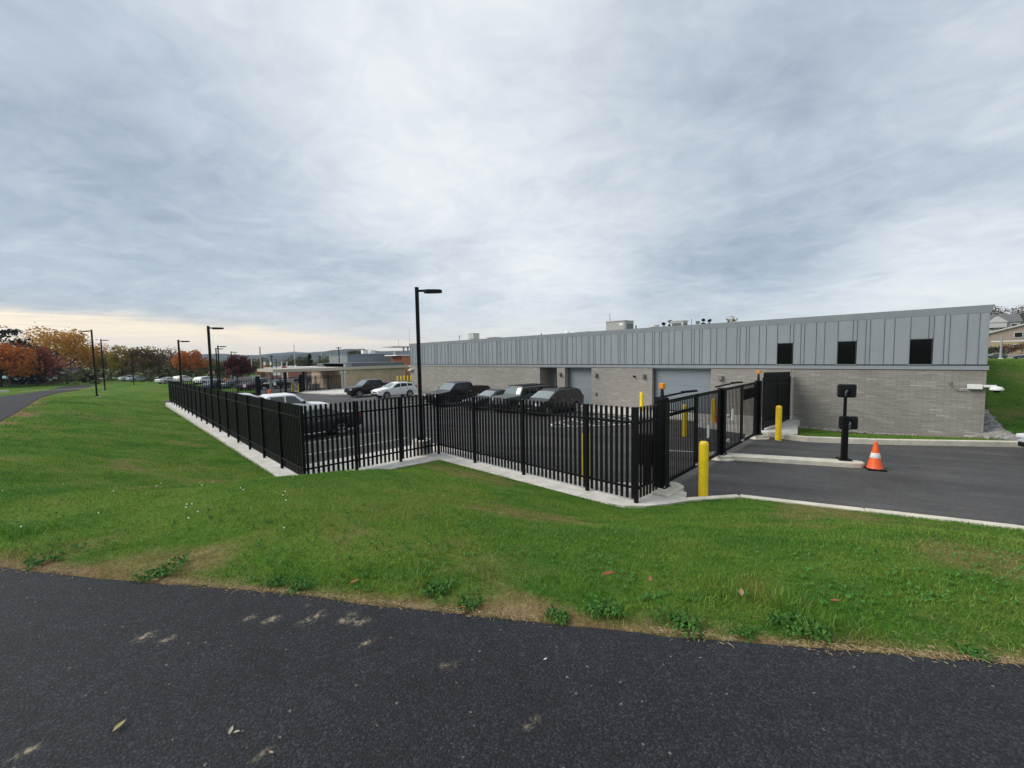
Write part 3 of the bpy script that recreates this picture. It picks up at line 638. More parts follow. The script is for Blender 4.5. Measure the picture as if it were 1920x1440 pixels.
# ---------------------------------------------------------------- card reader post, cone
r = thing('card_reader_post', 'black card reader post with two hooded readers on the kerb island', 'card reader', (-1.97, 16.50, .15), R_(24))
MB().box((0, 0, .03), (.34, .34, .05)).build('base_plate', BLACK, r, bevel=.012)
MB().box((0, 0, .72), (.15, .15, 1.36)).build('lower_post', BLACK, r, bevel=.012)
MB().box((-.01, .03, 1.68), (.075, .075, 1.0)).build('upper_post', BLACK, r, bevel=.008)
def hood(c):
    h = MB().box((c[0], c[1], c[2]), (.50, .09, .42)).build('reader_hood', BLACKP, r, bevel=.04)
    MB().box((c[0], c[1]-.055, c[2]), (.17, .03, .15)).build('mounting_plate', BLACK, h, bevel=.01); MB().box((c[0], c[1]+.048, c[2]), (.36, .012, .27)).build('reader_face', DGLASS, h)
hood((.06, .16, 2.19)); hood((.13, .17, 1.17))
MB().tube([(-.01, .03, 2.0), (-.01, .0, 2.14), (.01, -.02, 2.2), (.05, .08, 2.2)], .035, 8).build('gooseneck', mat_or('dark_grey_arm', (.06, .062, .065)), r, smooth=50)
MB().tube([(.09, -.03, .98), (.10, -.05, 1.12), (.11, -.04, 1.19), (.12, .07, 1.19)], .04, 8).build('gooseneck', mat_or('dark_grey_arm', (.06, .062, .065)), r, smooth=50)
r = thing('traffic_cone', 'orange traffic cone with one white band beside the kerb island', 'traffic cone', (-1.22, 16.42, .005), R_(20))
MB().box((0, 0, .025), (.46, .46, .05)).build('base', BLACKP, r, bevel=.012)
MB().lathe([(.205, .05), (.185, .09), (.128, .36), (.10, .5), (.05, .78), (.04, .84), (.018, .85)], 28).build('cone_body', ORANGE, r, smooth=50)
MB().lathe([(.132, .36), (.134, .365), (.104, .505), (.101, .51)], 28).build('reflective_band', WHITE, r, smooth=50)
# far orange cone behind the white pick-up
r = thing('traffic_cone', 'small orange cone top behind the white vehicles near the far gate column', 'traffic cone', (-56.5, 13.6, -.85)); 
MB().box((0, 0, .03), (.46, .46, .06)).build('base', BLACKP, r); MB().lathe([(.20, .05), (.17, .4), (.16, .9), (.15, 1.0), (.01, 1.02)], 16).build('cone_body', mat_or('faded_orange', (.75, .16, .06)), r)
# ---------------------------------------------------------------- lamp posts
LARM = (1.05, 6.86)
def lamp_post(loc, h, rz, label, ped=0., group='tall black lamp posts', double=False, name='lamp_post'):
    r = thing(name, label, 'lamp post', loc, rz, group); b = ped
    if ped: MB().lathe([(.36, -.3), (.36, ped-.02), (.34, ped)], 24).build('pedestal', CONC, r, smooth=40)
    else: MB().lathe([(.30, -.3), (.30, .02), (.28, .035)], 16).build('pedestal', CONC, r, smooth=40); b = .03
    MB().box((0, 0, b+.06), (.28, .28, .12)).build('base_cover', BLACK, r, bevel=.02)
    MB().box((0, 0, (h+b)/2+.05), (.125, .125, h-b-.02)).build('pole', BLACK, r, bevel=.01)
    for s in ((1, -1) if double else (1,)):
        a = MB().bar((s*.06, 0, h-.10), (s*.28, 0, h-.10), .06, .08).build('arm', BLACK, r)
        MB().prism([(s*x, y) for x, y in ((.27, -.06), (.40, -.14), (.78, -.17), (.92, -.12), (.95, 0), (.92, .12), (.78, .17), (.40, .14), (.27, .06))], lambda x, y: h-.20+.02*abs(x), lambda x, y: h-.05-.03*abs(x)).build('luminaire', BLACK, r, bevel=.012)
    return r
AH = math.atan2(.72, .70)            # luminaires hang over the car park
lamp_post((-13.72, 8.38, -.13), 6.36, AH, 'tallest black lamp post, rising behind the fence corner on a round concrete pedestal', .62)
lamp_post((-34.2, 4.78, -.47), 6.45, AH+.1, 'black lamp post just inside the long left fence, second nearest', .6)
_z = float(height(-66.6, -1.45)); lamp_post((-66.6, -1.45, _z), 7.44-_z, AH+math.pi, 'lone black lamp post on the grass beside the path, its head turned left')
# ---------------------------------------------------------------- main building
FY = 24.875; XL, XR = -42.65, 1.36; TZ0, TZ1, CZ0, CZ1 = 2.76, 2.95, 5.02, 5.31
bld = thing('commercial_building', 'long flat-roofed building of grey brick below and grey metal panels above', 'building', (0, 0, 0))
# the masonry wall, opening by opening
OPEN = [(-22.45, -20.66, 1.25), (-19.87, -17.42, .5), (-12.75, -9.13, .32)]
SPLIT = -5.10
x = XL; BASE = -1.0
for a, b in [(q[0], q[1]) for q in OPEN]+[(SPLIT, None)]:
    MB().box(((x+a)/2, FY+.15, (BASE+TZ0)/2), (a-x, .3, TZ0-BASE)).build('brick_wall', BRICK, bld); x = b
bk = MB().box(((SPLIT+XR)/2+.0, FY+.158, (BASE+TZ0)/2), (XR-SPLIT-.012, .284, TZ0-BASE)).build('mortar_backing', MORT, bld)
# real bricks on the nearest stretch
bm1 = MB().box((0, 0, 0), (BL-.012, .05, BH-.012)).mesh('brick', BRICKP); cand = []
for row in range(-5, 36):
    z = (row+.5)*BH+.006
    if z > TZ0-.02: continue
    off = .5*(row % 2); k0 = math.floor(SPLIT/BL+off)
    for c in range(k0, int(XR/BL)+3):
        x0, x1 = (c-off)*BL+.012, (c+1-off)*BL; x0, x1 = max(x0, SPLIT+.004), min(x1, XR)
        if x1-x0 > .05: cand.append((x0, x1, z))
cand.sort(key=lambda q: -q[0]+(0 if q[2] > -.1 else 50)); extra = MB(); nb = 0
for x0, x1, z in cand:
    yj = random.uniform(-.002, .002)
    if x1-x0 > BL-.02 and nb < 299 and z > -.1:
        ob('brick', bm1, bk, ((x0+x1)/2, FY+.026+yj, z)); nb += 1
    else: extra.box(((x0+x1)/2, FY+.026+yj, z), (x1-x0-(.0 if x1-x0 > BL-.02 else .0), .05, BH-.012))
extra.build('brick', BRICKP, bk)['kind'] = 'stuff'
# return wall at the right end and rear shell
MB().box((XR-.15, FY+12.2, (BASE+TZ0)/2), (.298, 23.78, TZ0-BASE)).build('end_wall', brick_mat('end_brick', GB, (.3, .28, .26), BL, BH, True, 1), bld)
MB().box((XL+.15, FY+12.2, (BASE+TZ0)/2), (.298, 23.78, TZ0-BASE)).build('end_wall', bpy.data.materials['end_brick'], bld)
JAMB = brick_mat('jamb_brick', GB, (.3, .28, .26), .2, BH, True, 1)
for a, b, d in OPEN:
    MB().box((a-.05, FY+.3+d/2, .9), (.1, d, 3.7)).build('jamb', JAMB, bld); MB().box((b+.05, FY+.3+d/2, .9), (.1, d, 3.7)).build('jamb', JAMB, bld)
    MB().box(((a+b)/2, FY+.05+d/2+.1, TZ0-.03), (b-a, d+.3, .06)).build('soffit', GREY, bld)
# personnel door in its recess
a, b, d = OPEN[0]; y = FY+d
MB().box(((a+b)/2, y+.1, .9), (b-a, .1, 3.72)).build('recess_panel', mat_or('recess_panel_paint', (.16, .165, .165)), bld)
dr = MB().box((b-.62, y+.02, .95), (1.1, .06, 2.3)).build('door', mat_or('dark_door', (.018, .02, .023)), bld); MB().box((b-.18, y-.03, .95), (.05, .06, .14)).build('door_handle', STEEL, dr)
MB().bar((b-1.2, y-.0, -.2), (b-1.2, y-.0, 2.15), .06, .08).bar((b-1.2, y, 2.15), (b-.03, y, 2.15), .08, .06).build('door_frame', GREY, bld)
# sectional garage doors
for (a, b, d) in OPEN[1:]:
    g = ob('garage_door', None, bld, ((a+b)/2, FY+d, 0)); n = 5; z0 = fsite((a+b)/2)+.15; hh = (TZ0-.06-z0)/n
    for i in range(n): MB().box((0, .03, z0+hh*(i+.5)), (b-a-.02, .06, hh-.008)).build('door_section', GDOOR, g)
    MB().box((-(b-a)/2+.03, -.03, (z0+TZ0)/2), (.06, .05, TZ0-z0-.05)).box(((b-a)/2-.03, -.03, (z0+TZ0)/2), (.06, .05, TZ0-z0-.05)).build('door_track', mat_or('dark_trim', (.05, .055, .06)), g)
# pale stone trims at the opening edges
MB().box(((XL+XR)/2+.02, FY-.012, TZ0+.075), (XR-XL+.06, .075, .15)).build('trim_band', CLAD, bld)
MB().box(((XL+XR)/2+.02, FY-.03, TZ0+.006), (XR-XL+.08, .05, .012)).build('drip_edge', mat_or('pale_trim', (.42, .44, .45)), bld)
MB().box(((XL+XR)/2, FY+.02, TZ0+.185), (XR-XL, .03, .07)).build('shadow_gap', mat_or('gap_shade_paint', (.03, .034, .038)), bld)  # near-black strip paints the shade in the joint above the trim
# metal cladding: panels of uneven width, repeating every 2.485 m
up = MB().box(((XL+XR)/2, FY+.22, (TZ1+CZ0)/2), (XR-XL-.02, .30, CZ0-TZ1+.1)).build('upper_wall', CLADBK, bld)
PER = 2.485; base = [-5.29, -5.14, -4.83, -4.68, -4.20, -3.87, -3.36]; seams = sorted({round(q+PER*k, 3) for q in base for k in range(-16, 4) if XL+.05 < q+PER*k < XR-.1} | {XL, XR+.0})
WIN = [(-5.83, -5.17), (-3.345, -2.68), (-.88, -.20)]
for i, (a, b) in enumerate(zip(seams[:-1], seams[1:])):
    z0 = TZ1+.022
    if any(a > w0-.12 and b < w1+.14 for w0, w1 in WIN): z0 = 4.06
    dp = random.uniform(-.003, .003)
    p = MB().box(((a+b)/2, FY+.035, (z0+CZ0)/2), (b-a-.015, .075, CZ0-z0)).build('cladding_panel', CLAD, bld)
    MB().box((b-.011, FY-.006, (z0+CZ0)/2), (.016, .05, CZ0-z0-.004)).build('standing_seam', CLAD, p)
for w0, w1 in WIN:
    w = MB().box(((w0+w1)/2, FY+.055, 3.51), (w1-w0, .05, 1.06)).build('window', DGLASS, bld)
    f = MB(); 
    for (x, z, dx_, dz_) in (((w0+w1)/2, 2.975, w1-w0+.03, .03), ((w0+w1)/2, 4.04, w1-w0+.03, .03), (w0, 3.508, .03, 1.03), (w1, 3.508, .03, 1.03)): f.box((x, FY+.02, z), (dx_, .07, dz_))
    MB().box(((w0+w1)/2, FY+.0, 2.956), (w1-w0+.06, .10, .014)).build('window_sill', mat_or('pale_trim', (.42, .44, .45)), w)
    f.build('window_frame', mat_or('window_frame_paint', (.02, .022, .024)), w)
MB().add([(XL-.02, FY-.012, CZ0), (XR+.03, FY-.012, CZ0), (XR+.12, FY-.06, CZ1), (XL-.06, FY-.06, CZ1), (XL-.02, FY+.4, CZ0), (XR+.03, FY+.4, CZ0), (XR+.12, FY+.4, CZ1), (XL-.06, FY+.4, CZ1)], [(0, 1, 2, 3), (5, 4, 7, 6), (3, 2, 6, 7), (1, 5, 6, 2), (4, 0, 3, 7), (0, 4, 5, 1)]).build('coping', CLAD, bld)
MB().box(((XL+XR)/2, FY+12.3, 5.0), (XR-XL-.4, 23.6, .12)).build('roof', mat_or('roof_membrane', (.35, .35, .34), .9), bld)
MB().box((XR-.04, FY+12.4, (TZ1+CZ1)/2), (.10, 23.4, CZ1-TZ1)).build('side_cladding', CLAD, bld); MB().box((XL+.04, FY+12.4, (TZ1+CZ1)/2), (.10, 23.4, CZ1-TZ1)).build('side_cladding', CLAD, bld)
MB().box((-5.2+.0, FY-.004, 1.2), (.02, .02, 3.1)).build('control_joint', mat_or('joint_sealant', (.15, .14, .13)), bld)
# wall fittings
def wall_light(x, lab):
    r = thing('wall_light', lab, 'wall light', (x, FY-.01, 2.17), 0, 'wall lights on the brick')
    MB().box((0, -.03, 0), (.22, .06, .28)).build('back_box', mat_or('bronze_grey', (.14, .135, .125)), r, bevel=.01); MB().box((0, -.13, .02), (.20, .16, .20), 0, (.7, .7)).build('lamp_hood', mat_or('bronze_grey', (.14, .135, .125)), r)
wall_light(-20.27, 'small wall light on the brick pier between the door recess and the narrow garage door'); wall_light(-17.0, 'small wall light just right of the narrow garage door')
wall_light(-13.3, 'small wall light just left of the wide garage door'); wall_light(-8.55, 'small wall light right of the wide garage door')
r = thing('security_camera', 'small dark camera on the brick beside the wall light left of the wide garage door', 'camera', (-13.98, FY, 2.16)); MB().box((0, -.03, 0), (.1, .06, .1)).build('mount', BLACKP, r); MB().lathe([(.06, 0), (.07, -.06), (.05, -.12), (.01, -.14)], 12, (0, -.06, 0), 'y').build('dome', BLACKP, r)
r = thing('keypad_box', 'tiny dark keypad low on the brick right of the narrow garage door', 'keypad', (-17.0, FY, .83)); MB().box((0, -.03, 0), (.12, .06, .2)).build('keypad_body', BLACKP, r); MB().box((0, -.064, .03), (.08, .008, .09)).build('key_panel', GREY, r)
r = thing('security_camera', 'white dome camera on a bracket at the right-hand corner of the brick wall', 'camera', (XR-.35, FY, 2.06))
MB().box((.05, -.11, .02), (.42, .20, .19)).build('junction_box', WPLAS, r, bevel=.015); MB().bar((.2, -.12, .06), (.62, -.12, .06), .07, .09).build('arm', WPLAS, r)
MB().lathe([(.02, .06), (.15, .03), (.2, -.05), (.19, -.09)], 20, (.62, -.12, 0)).build('dome_cover', WPLAS, r, smooth=50); MB().lathe([(.12, -.09), (.10, -.15), (.05, -.19), (.01, -.2)], 16, (.62, -.12, 0)).build('dome_lens', DGLASS, r, smooth=50)
MB().tube([(-.62, -.03, .13), (-.60, -.05, .02), (-.5, -.06, -.10), (-.35, -.06, -.16), (-.15, -.08, -.15)], .016, 6).box((-.64, -.03, .16), (.10, .06, .10)).build('conduit', mat_or('grey_conduit', (.20, .20, .20)), r)
r = thing('security_camera', 'white floodlit camera high on the left end of the brick wall', 'camera', (-42.2, FY, 2.36)); MB().box((0, -.15, 0), (.5, .3, .16)).build('arm', WPLAS, r); MB().box((-.3, -.2, -.1), (.4, .25, .12)).build('camera_head', WPLAS, r)
# roof plant
def unit(name, lab, c, d, h, m=LGREY):
    r = thing(name, lab, 'rooftop unit', (c[0], c[1], 5.06), 0, 'plant on the flat roof'); MB().box((0, 0, h/2), (d[0], d[1], h)).build('casing', m, r, bevel=.02)
    MB().box((0, 0, h+.03), (d[0]+.06, d[1]+.06, .06)).build('lid', m, r); return r
HV = mat_or('unit_beige', (.33, .345, .32)); HD = mat_or('unit_louvre', (.10, .11, .11))
u1 = unit('air_handler', 'largest beige air handling unit on the roof, left of centre', (-17.25, 28.4), (1.65, 1.3), 1.08, HV)
MB().box((.83, .1, .55), (.01, .9, .75)).build('louvre', HD, u1); MB().box((.5, -.655, .85), (.3, .01, .16)).build('nameplate', PAPER, u1); MB().tube([(-.6, -.4, 1.08), (-.65, -.4, 1.75)], .025, 6).build('antenna', GREY, u1)
u2 = unit('condenser', 'pale square condenser with a dark fan face on the roof above the wide garage door', (-11.8, 26.6), (.85, .7), .62, LGREY)
MB().box((0, -.356, .33), (.58, .012, .40)).build('fan_grille', HD, u2); MB().box((.43, 0, .33), (.012, .5, .42)).build('fan_grille', HD, u2)
u3 = unit('condenser', 'pale box unit with a dark pipe elbow near the left end of the roof', (-34.7, 28.), (.9, .8), 1.05, LGREY)
MB().tube([(-.2, -.45, .2), (.2, -.55, .45), (1.0, -.55, .25)], .12, 8).build('pipe_elbow', HD, u3)
u4 = unit('roof_curb', 'small flat vent box low on the roof beside the left condenser', (-31.5, 28.), (.85, .8), .42, LGREY); MB().box((0, 0, .52), (1.2, 1.1, .05)).build('vent_cap', LGREY, u4)
u5 = unit('roof_curb', 'low pale vent box on the roof just left of the largest unit', (-19.6, 27.), (1.1, .8), .36, LGREY)
def roof_vent(name, lab, x, y, h, rad, m, cap=None):
    r = thing(name, lab, 'roof vent', (x, y, 5.06), 0, 'vents on the flat roof'); MB().tube([(0, 0, 0), (0, 0, h)], rad, 10).build('pipe', m, r)
    if cap: MB().lathe(cap, 14, (0, 0, h)).build('cap', m, r, smooth=40)
roof_vent('roof_vent', 'domed pale roof vent between two low boxes', -21.0, 26.6, .36, .16, PAPER, [(.24, -.1), (.22, .06), (.12, .16), (.01, .18)])
roof_vent('roof_vent', 'thin pale gooseneck pipe near the left end of the roof', -34.6, 26., .75, .05, LGREY, [(.12, .0), (.12, .06), (.02, .1)])
roof_vent('roof_vent', 'short dark vent pipe alone on the roof left of centre', -22.7, 25.4, .42, .045, HD)
roof_vent('roof_vent', 'short dark vent pipe right of the largest roof unit', -14.2, 25.4, .5, .05, HD)
roof_vent('roof_vent', 'small hooded vent by the conifer tops above the roof', -13.4, 26.4, .42, .1, LGREY, [(.34, -.05), (.30, .08), (.01, .12)])
r = thing('roof_antenna', 'thin mast with a small dark dish on the roof right of the condenser', 'antenna', (-10.5, 25.4, 5.06)); MB().tube([(0, 0, 0), (0, 0, .66)], .02, 6).build('mast', GREY, r); MB().tube([(.35, 0, 0), (.36, 0, .36)], .02, 6).box((.37, 0, .4), (.18, .16, .16)).build('dish', HD, r); MB().bar((-.1, 0, .06), (.4, 0, .06), .03, .03).build('bracket', GREY, r)
# ---------------------------------------------------------------- low tan building beyond, with canopy and metal clerestory
lb = thing('low_brick_building', 'low tan brick building with a flat canopy at the far end of the car park', 'building', (-63.4, 0, -1.05))
MB().box((-6., 30.3, 1.55), (12., 11.2, 3.1)).build('wall', TANBRICK, lb)
MB().box((-6.0, 30.2, 3.32), (12.9, 12.2, .42)).build('fascia', TANBR, lb); MB().box((-6.4, 30.9, 3.82), (11.6, 10.4, .58)).build('parapet', ROOFD, lb)
MB().box((-4.5, 26.2, 3.78), (9.2, 1.0, .5)).build('roof_box', CLAD, lb)
for y in (25.1, 25.55): MB().box((.06, y, 1.55), (.12, .28, 3.1)).build('pilaster', mat_or('pale_pilaster', (.50, .48, .44)), lb)
MB().tube([(.05, 33.2, 0), (.05, 33.2, 2.6), (.1, 33.9, 3.1)], .06, 8).build('downpipe', mat_or('tan_pipe', (.40, .35, .28)), lb)
for y in (25.4, 24.9): MB().box((.35, y, 2.75), (.5, .22, .16)).build('wall_lamp', WPLAS, lb)
MB().box((-4., 20.2, 3.30), (8.5, 9.0, .40)).build('canopy_roof', TANBR, lb); MB().box((-4., 20.2, 3.07), (8.0, 8.5, .06)).build('canopy_soffit', PAPER, lb)
for x, y in ((-.5, 17.4), (-.5, 19.8), (-6.5, 17.0), (-6.5, 22.)): MB().box((x, y, 1.5), (.28, .28, 3.1)).build('canopy_post', BLACK if x > -1 else LGREY, lb)
for x, y, q in ((-1, 21.2, .35), (-1.5, 23.2, .25), (-2, 19.3, .5)): MB().tube([(x, y, 3.5), (x, y, 3.5+q)], .07, 8).build('roof_pipe', PAPER, lb)
MB().box((-.2, 21.2, .6), (.7, 1.2, 1.2)).build('planter_wall', mat_or('taupe_render', (.26, .23, .20)), lb)
up2 = thing('metal_clad_block', 'grey metal clad upper block standing behind the low tan building', 'building', (-77., 0, -1.05))
MB().box((-4., 36.6, 2.75), (9., 10.2, 5.6)).build('wall', CLAD, up2); MB().box((-4., 36.6, 5.6), (9.3, 10.4, .12)).build('coping', CLAD, up2)
for i in range(7): MB().box((.51, 32.2+1.45*i, 4.8), (.03, .05, 1.5)).build('standing_seam', CLAD, up2)
for x, y in ((-2, 37.5), (-2, 36.)): MB().box((x, y, 6.1), (1.0, 1.0, .7)).build('rooftop_vent', PAPER, up2)
ob3 = thing('orange_brick_block', 'small orange brick stair block with an open flat roof, left of the long building', 'building', (-72., 40.4, -1.05))
MB().box((0, .4, 2.6), (4, 3.4, 5.2)).build('wall', brick_mat('orange_brick', [(0., (.36, .12, .05)), (1., (.48, .18, .08))], (.4, .3, .2), .4, .08, True, 1), ob3)
MB().box((0, -.2, 5.3), (4.6, 4.8, .2)).build('ledge', PAPER, ob3); MB().box((0, -.6, 6.9), (4.2, 5.2, .18)).build('canopy_roof', LGREY, ob3)
for y in (-.6, .3, 1.6): MB().box((1.5, y, 6.15), (.22, .22, 1.5)).build('canopy_post', GREY, ob3)
for i in range(3): MB().box((.5, -1.9+.5*i, 5.7), (.4, .4, .6)).build('roof_unit', LGREY, ob3)
MB().tube([(0, -.8, 6.9), (0, -.8, 8.4)], .04, 6).build('antenna', GREY, ob3); MB().tube([(0, 1.6, 6.9), (0, 1.6, 10.5)], .03, 6).build('antenna', GREY, ob3)
gd = thing('glass_link', 'narrow glazed link between the tan building and the long grey building', 'building', (-57., 36.3, -1.05))
MB().box((0, 0, 1.6), (10, .15, 3.2)).build('glazing', DGLASS, gd)
for x in (-5, -2.5, 0, 2.5, 5): MB().box((x, -.08, 1.6), (.14, .14, 3.2)).build('mullion', LGREY, gd)
MB().box((0, 0, 3.35), (10.4, .8, .3)).build('fascia', TANBR, gd)
r = thing('fire_hydrant', 'small red hydrant with a pale cap by the wall, seen through the farther gate', 'hydrant', (-7.36, 21.2, .15))
MB().lathe([(.16, 0), (.14, .05), (.13, .55), (.16, .58), (.13, .70), (.03, .78)], 14).build('barrel', RED, r, smooth=40); MB().lathe([(.08, -.2), (.1, -.16), (.1, .16), (.08, .2)], 10, (0, 0, .48), 'y').build('outlet_cap', STEEL, r)
# ---------------------------------------------------------------- vehicles
SPEC = dict(
 pickup=dict(L=5.75, W=2.02, wb=3.6, fo=.98, r=.41, sill=.48, top=[(0, .98), (.04, 1.10), (.25, 1.17), (1.3, 1.26), (2.05, 1.86), (2.35, 1.93), (3.55, 1.92), (3.72, 1.84), (3.84, 1.40), (3.88, 1.38), (5.68, 1.40), (5.75, 1.25)],
   belt=1.27, ws=(1.36, 2.02), side=[(1.55, 2.12, 2.66), (2.74, 2.74, 3.50)], rw=(3.74, 3.83), grille=(.80, .30, 1.35), head=(.92, .30, .20), tumble=.26),
 crossover=dict(L=4.5, W=1.86, wb=2.69, fo=.92, r=.36, sill=.36, top=[(0, .72), (.04, .86), (.3, 1.0), (1.15, 1.13), (2.0, 1.58), (2.45, 1.68), (3.5, 1.64), (4.0, 1.55), (4.28, 1.18), (4.45, 1.08), (4.5, .95)],
   belt=[(0, 1.02), (1.2, 1.07), (4.3, 1.22)], ws=(1.2, 1.96), side=[(1.5, 2.1, 2.52), (2.6, 2.6, 3.3), (3.38, 3.38, 3.95)], rw=(4.03, 4.26), grille=(.70, .18, 1.0), head=(.80, .34, .17), tumble=.30),
 sedan=dict(L=4.9, W=1.86, wb=2.85, fo=.95, r=.35, sill=.30, top=[(0, .60), (.05, .74), (.4, .87), (1.4, .98), (2.2, 1.38), (2.65, 1.46), (3.3, 1.43), (4.1, 1.14), (4.75, 1.09), (4.86, 1.0), (4.9, .85)],
   belt=[(0, .9), (1.3, .94), (4.2, 1.04)], ws=(1.46, 2.16), side=[(1.8, 2.3, 2.72), (2.8, 2.8, 3.55)], rw=(3.38, 4.04), grille=(.58, .22, .95), head=(.70, .36, .14), tumble=.34),
 offroader=dict(L=4.75, W=1.86, wb=2.95, fo=.75, r=.41, sill=.50, top=[(0, 1.0), (.02, 1.15), (.3, 1.19), (1.45, 1.24), (1.78, 1.74), (1.86, 1.85), (4.35, 1.86), (4.55, 1.82), (4.66, 1.24), (4.7, 1.15), (4.75, 1.0)],
   belt=1.25, ws=(1.50, 1.77), side=[(1.72, 1.92, 2.5), (2.6, 2.6, 3.3), (3.42, 3.42, 4.35)], rw=(4.57, 4.65), grille=(.98, .30, .62), head=(1.0, .2, .2), tumble=.12, plan=.06),
 minivan=dict(L=5.1, W=2.0, wb=3.08, fo=.96, r=.36, sill=.34, top=[(0, .70), (.05, .86), (.35, 1.0), (1.05, 1.14), (1.95, 1.62), (2.4, 1.75), (4.3, 1.74), (4.7, 1.66), (4.98, 1.22), (5.05, 1.1), (5.1, .9)],
   belt=[(0, 1.0), (1.2, 1.06), (5., 1.12)], ws=(1.1, 1.9), side=[(1.5, 2.12, 2.62), (2.72, 2.72, 3.6), (3.7, 3.7, 4.6)], rw=(4.72, 4.97), grille=(.72, .16, 1.0), head=(.82, .36, .18), tumble=.26))
class Shape:
    def __init__(s, sp):
        s.__dict__.update(sp); s.ax = (s.fo, s.fo+s.wb); s.R = s.r+.07
    def ip(s, tab, x): return float(np.interp(x, [p[0] for p in tab], [p[1] for p in tab])) if isinstance(tab, list) else tab
    def zb(s, x):
        z = s.sill-.0
        z += .10*max(0, 1-x/.5)+.14*max(0, 1-(s.L-x)/.6)
        for c in s.ax:
            q = s.R**2-(x-c)**2
            if q > 0: z = max(z, s.r+math.sqrt(q))
        return z
    def ring(s, x):
        zt = s.ip(s.top, x); b = min(s.ip(s.belt, x), zt-.04); zb = min(s.zb(x), b-.08); pk = getattr(s, 'plan', .15)
        w = s.W/2*(1-pk*max(0, 1-x/.6)**2-.09*max(0, 1-(s.L-x)/.4)**2); h = zt-b; e = min(.08, .4*h+.012); wt = w*.965-max(0, h-.05)*s.tumble
        return [(w*.955, zb), (w*.99, zb+(b-zb)*.3), (w, zb+(b-zb)*.62), (w*.97, b), (wt, zt-e), (wt-.09, zt-e*.25), (wt*.5, zt+.012), (0., zt+.02)]
    def pt(s, x, k, sg=1):
        r = s.ring(x); i = min(int(k), 6); f = k-i
        return Vector((s.L/2-x, sg*(r[i][0]*(1-f)+r[i+1][0]*f), r[i][1]*(1-f)+r[i+1][1]*f))
def panel(sh, fx, fk, nu, nv, mirror, off=.007):
    P = [[sh.pt(fx(i/nu, j/nv), *fk(j/nv)) for j in range(nv+1)] for i in range(nu+1)]; vs = []; fs = []
    cen = Vector((0, 0, .8))
    for i in range(nu+1):
        for j in range(nv+1):
            a = P[min(i+1, nu)][j]-P[max(i-1, 0)][j]; b = P[i][min(j+1, nv)]-P[i][max(j-1, 0)]; n = a.cross(b)
            n = n.normalized() if n.length > 1e-9 else Vector((0, 0, 1))
            if n.dot(P[i][j]-Vector((P[i][j].x*.8, 0, .8))) < 0: n = -n
            vs.append(P[i][j]+n*off)
    for i in range(nu):
        for j in range(nv): fs.append((i*(nv+1)+j, i*(nv+1)+j+1, (i+1)*(nv+1)+j+1, (i+1)*(nv+1)+j))
    return vs, fs
def rim_parts(w, r, side, fancy):
    rr = r*.70
    rm = MB().lathe([(rr*.2, .075), (rr*.9, .05), (rr, .115), (rr*1.03, .12), (rr*1.03, -.08)], 20, axis='y')
    if side < 0: rm.v = [(x, -y, z) for x, y, z in rm.v]
    back = MB().lathe([(rr*.96, .02), (rr*.96, .035)], 20, axis='y')
    sp = MB()
    for k in range(5):
        a = 2*math.pi*k/5+.3
        for da in (-.16, .16): sp.bar((math.cos(a)*rr*.1, side*.092, math.sin(a)*rr*.1), (math.cos(a+da)*rr*.97, side*.100, math.sin(a+da)*rr*.97), .05, rr*.14)
    sp.lathe([(rr*.22, side*.08), (rr*.2, side*.118), (.01, side*.12)], 12, axis='y')
    disc = MB().lathe([(rr*.98, side*.045), (rr*.98, side*.06), (.01, side*.062)], 20, axis='y')
    ring = MB().lathe([(rr*1.02, side*.10), (rr*.99, side*.122), (rr*.90, side*.118), (rr*.88, side*.06)], 24, axis='y')
    return disc, sp, ring
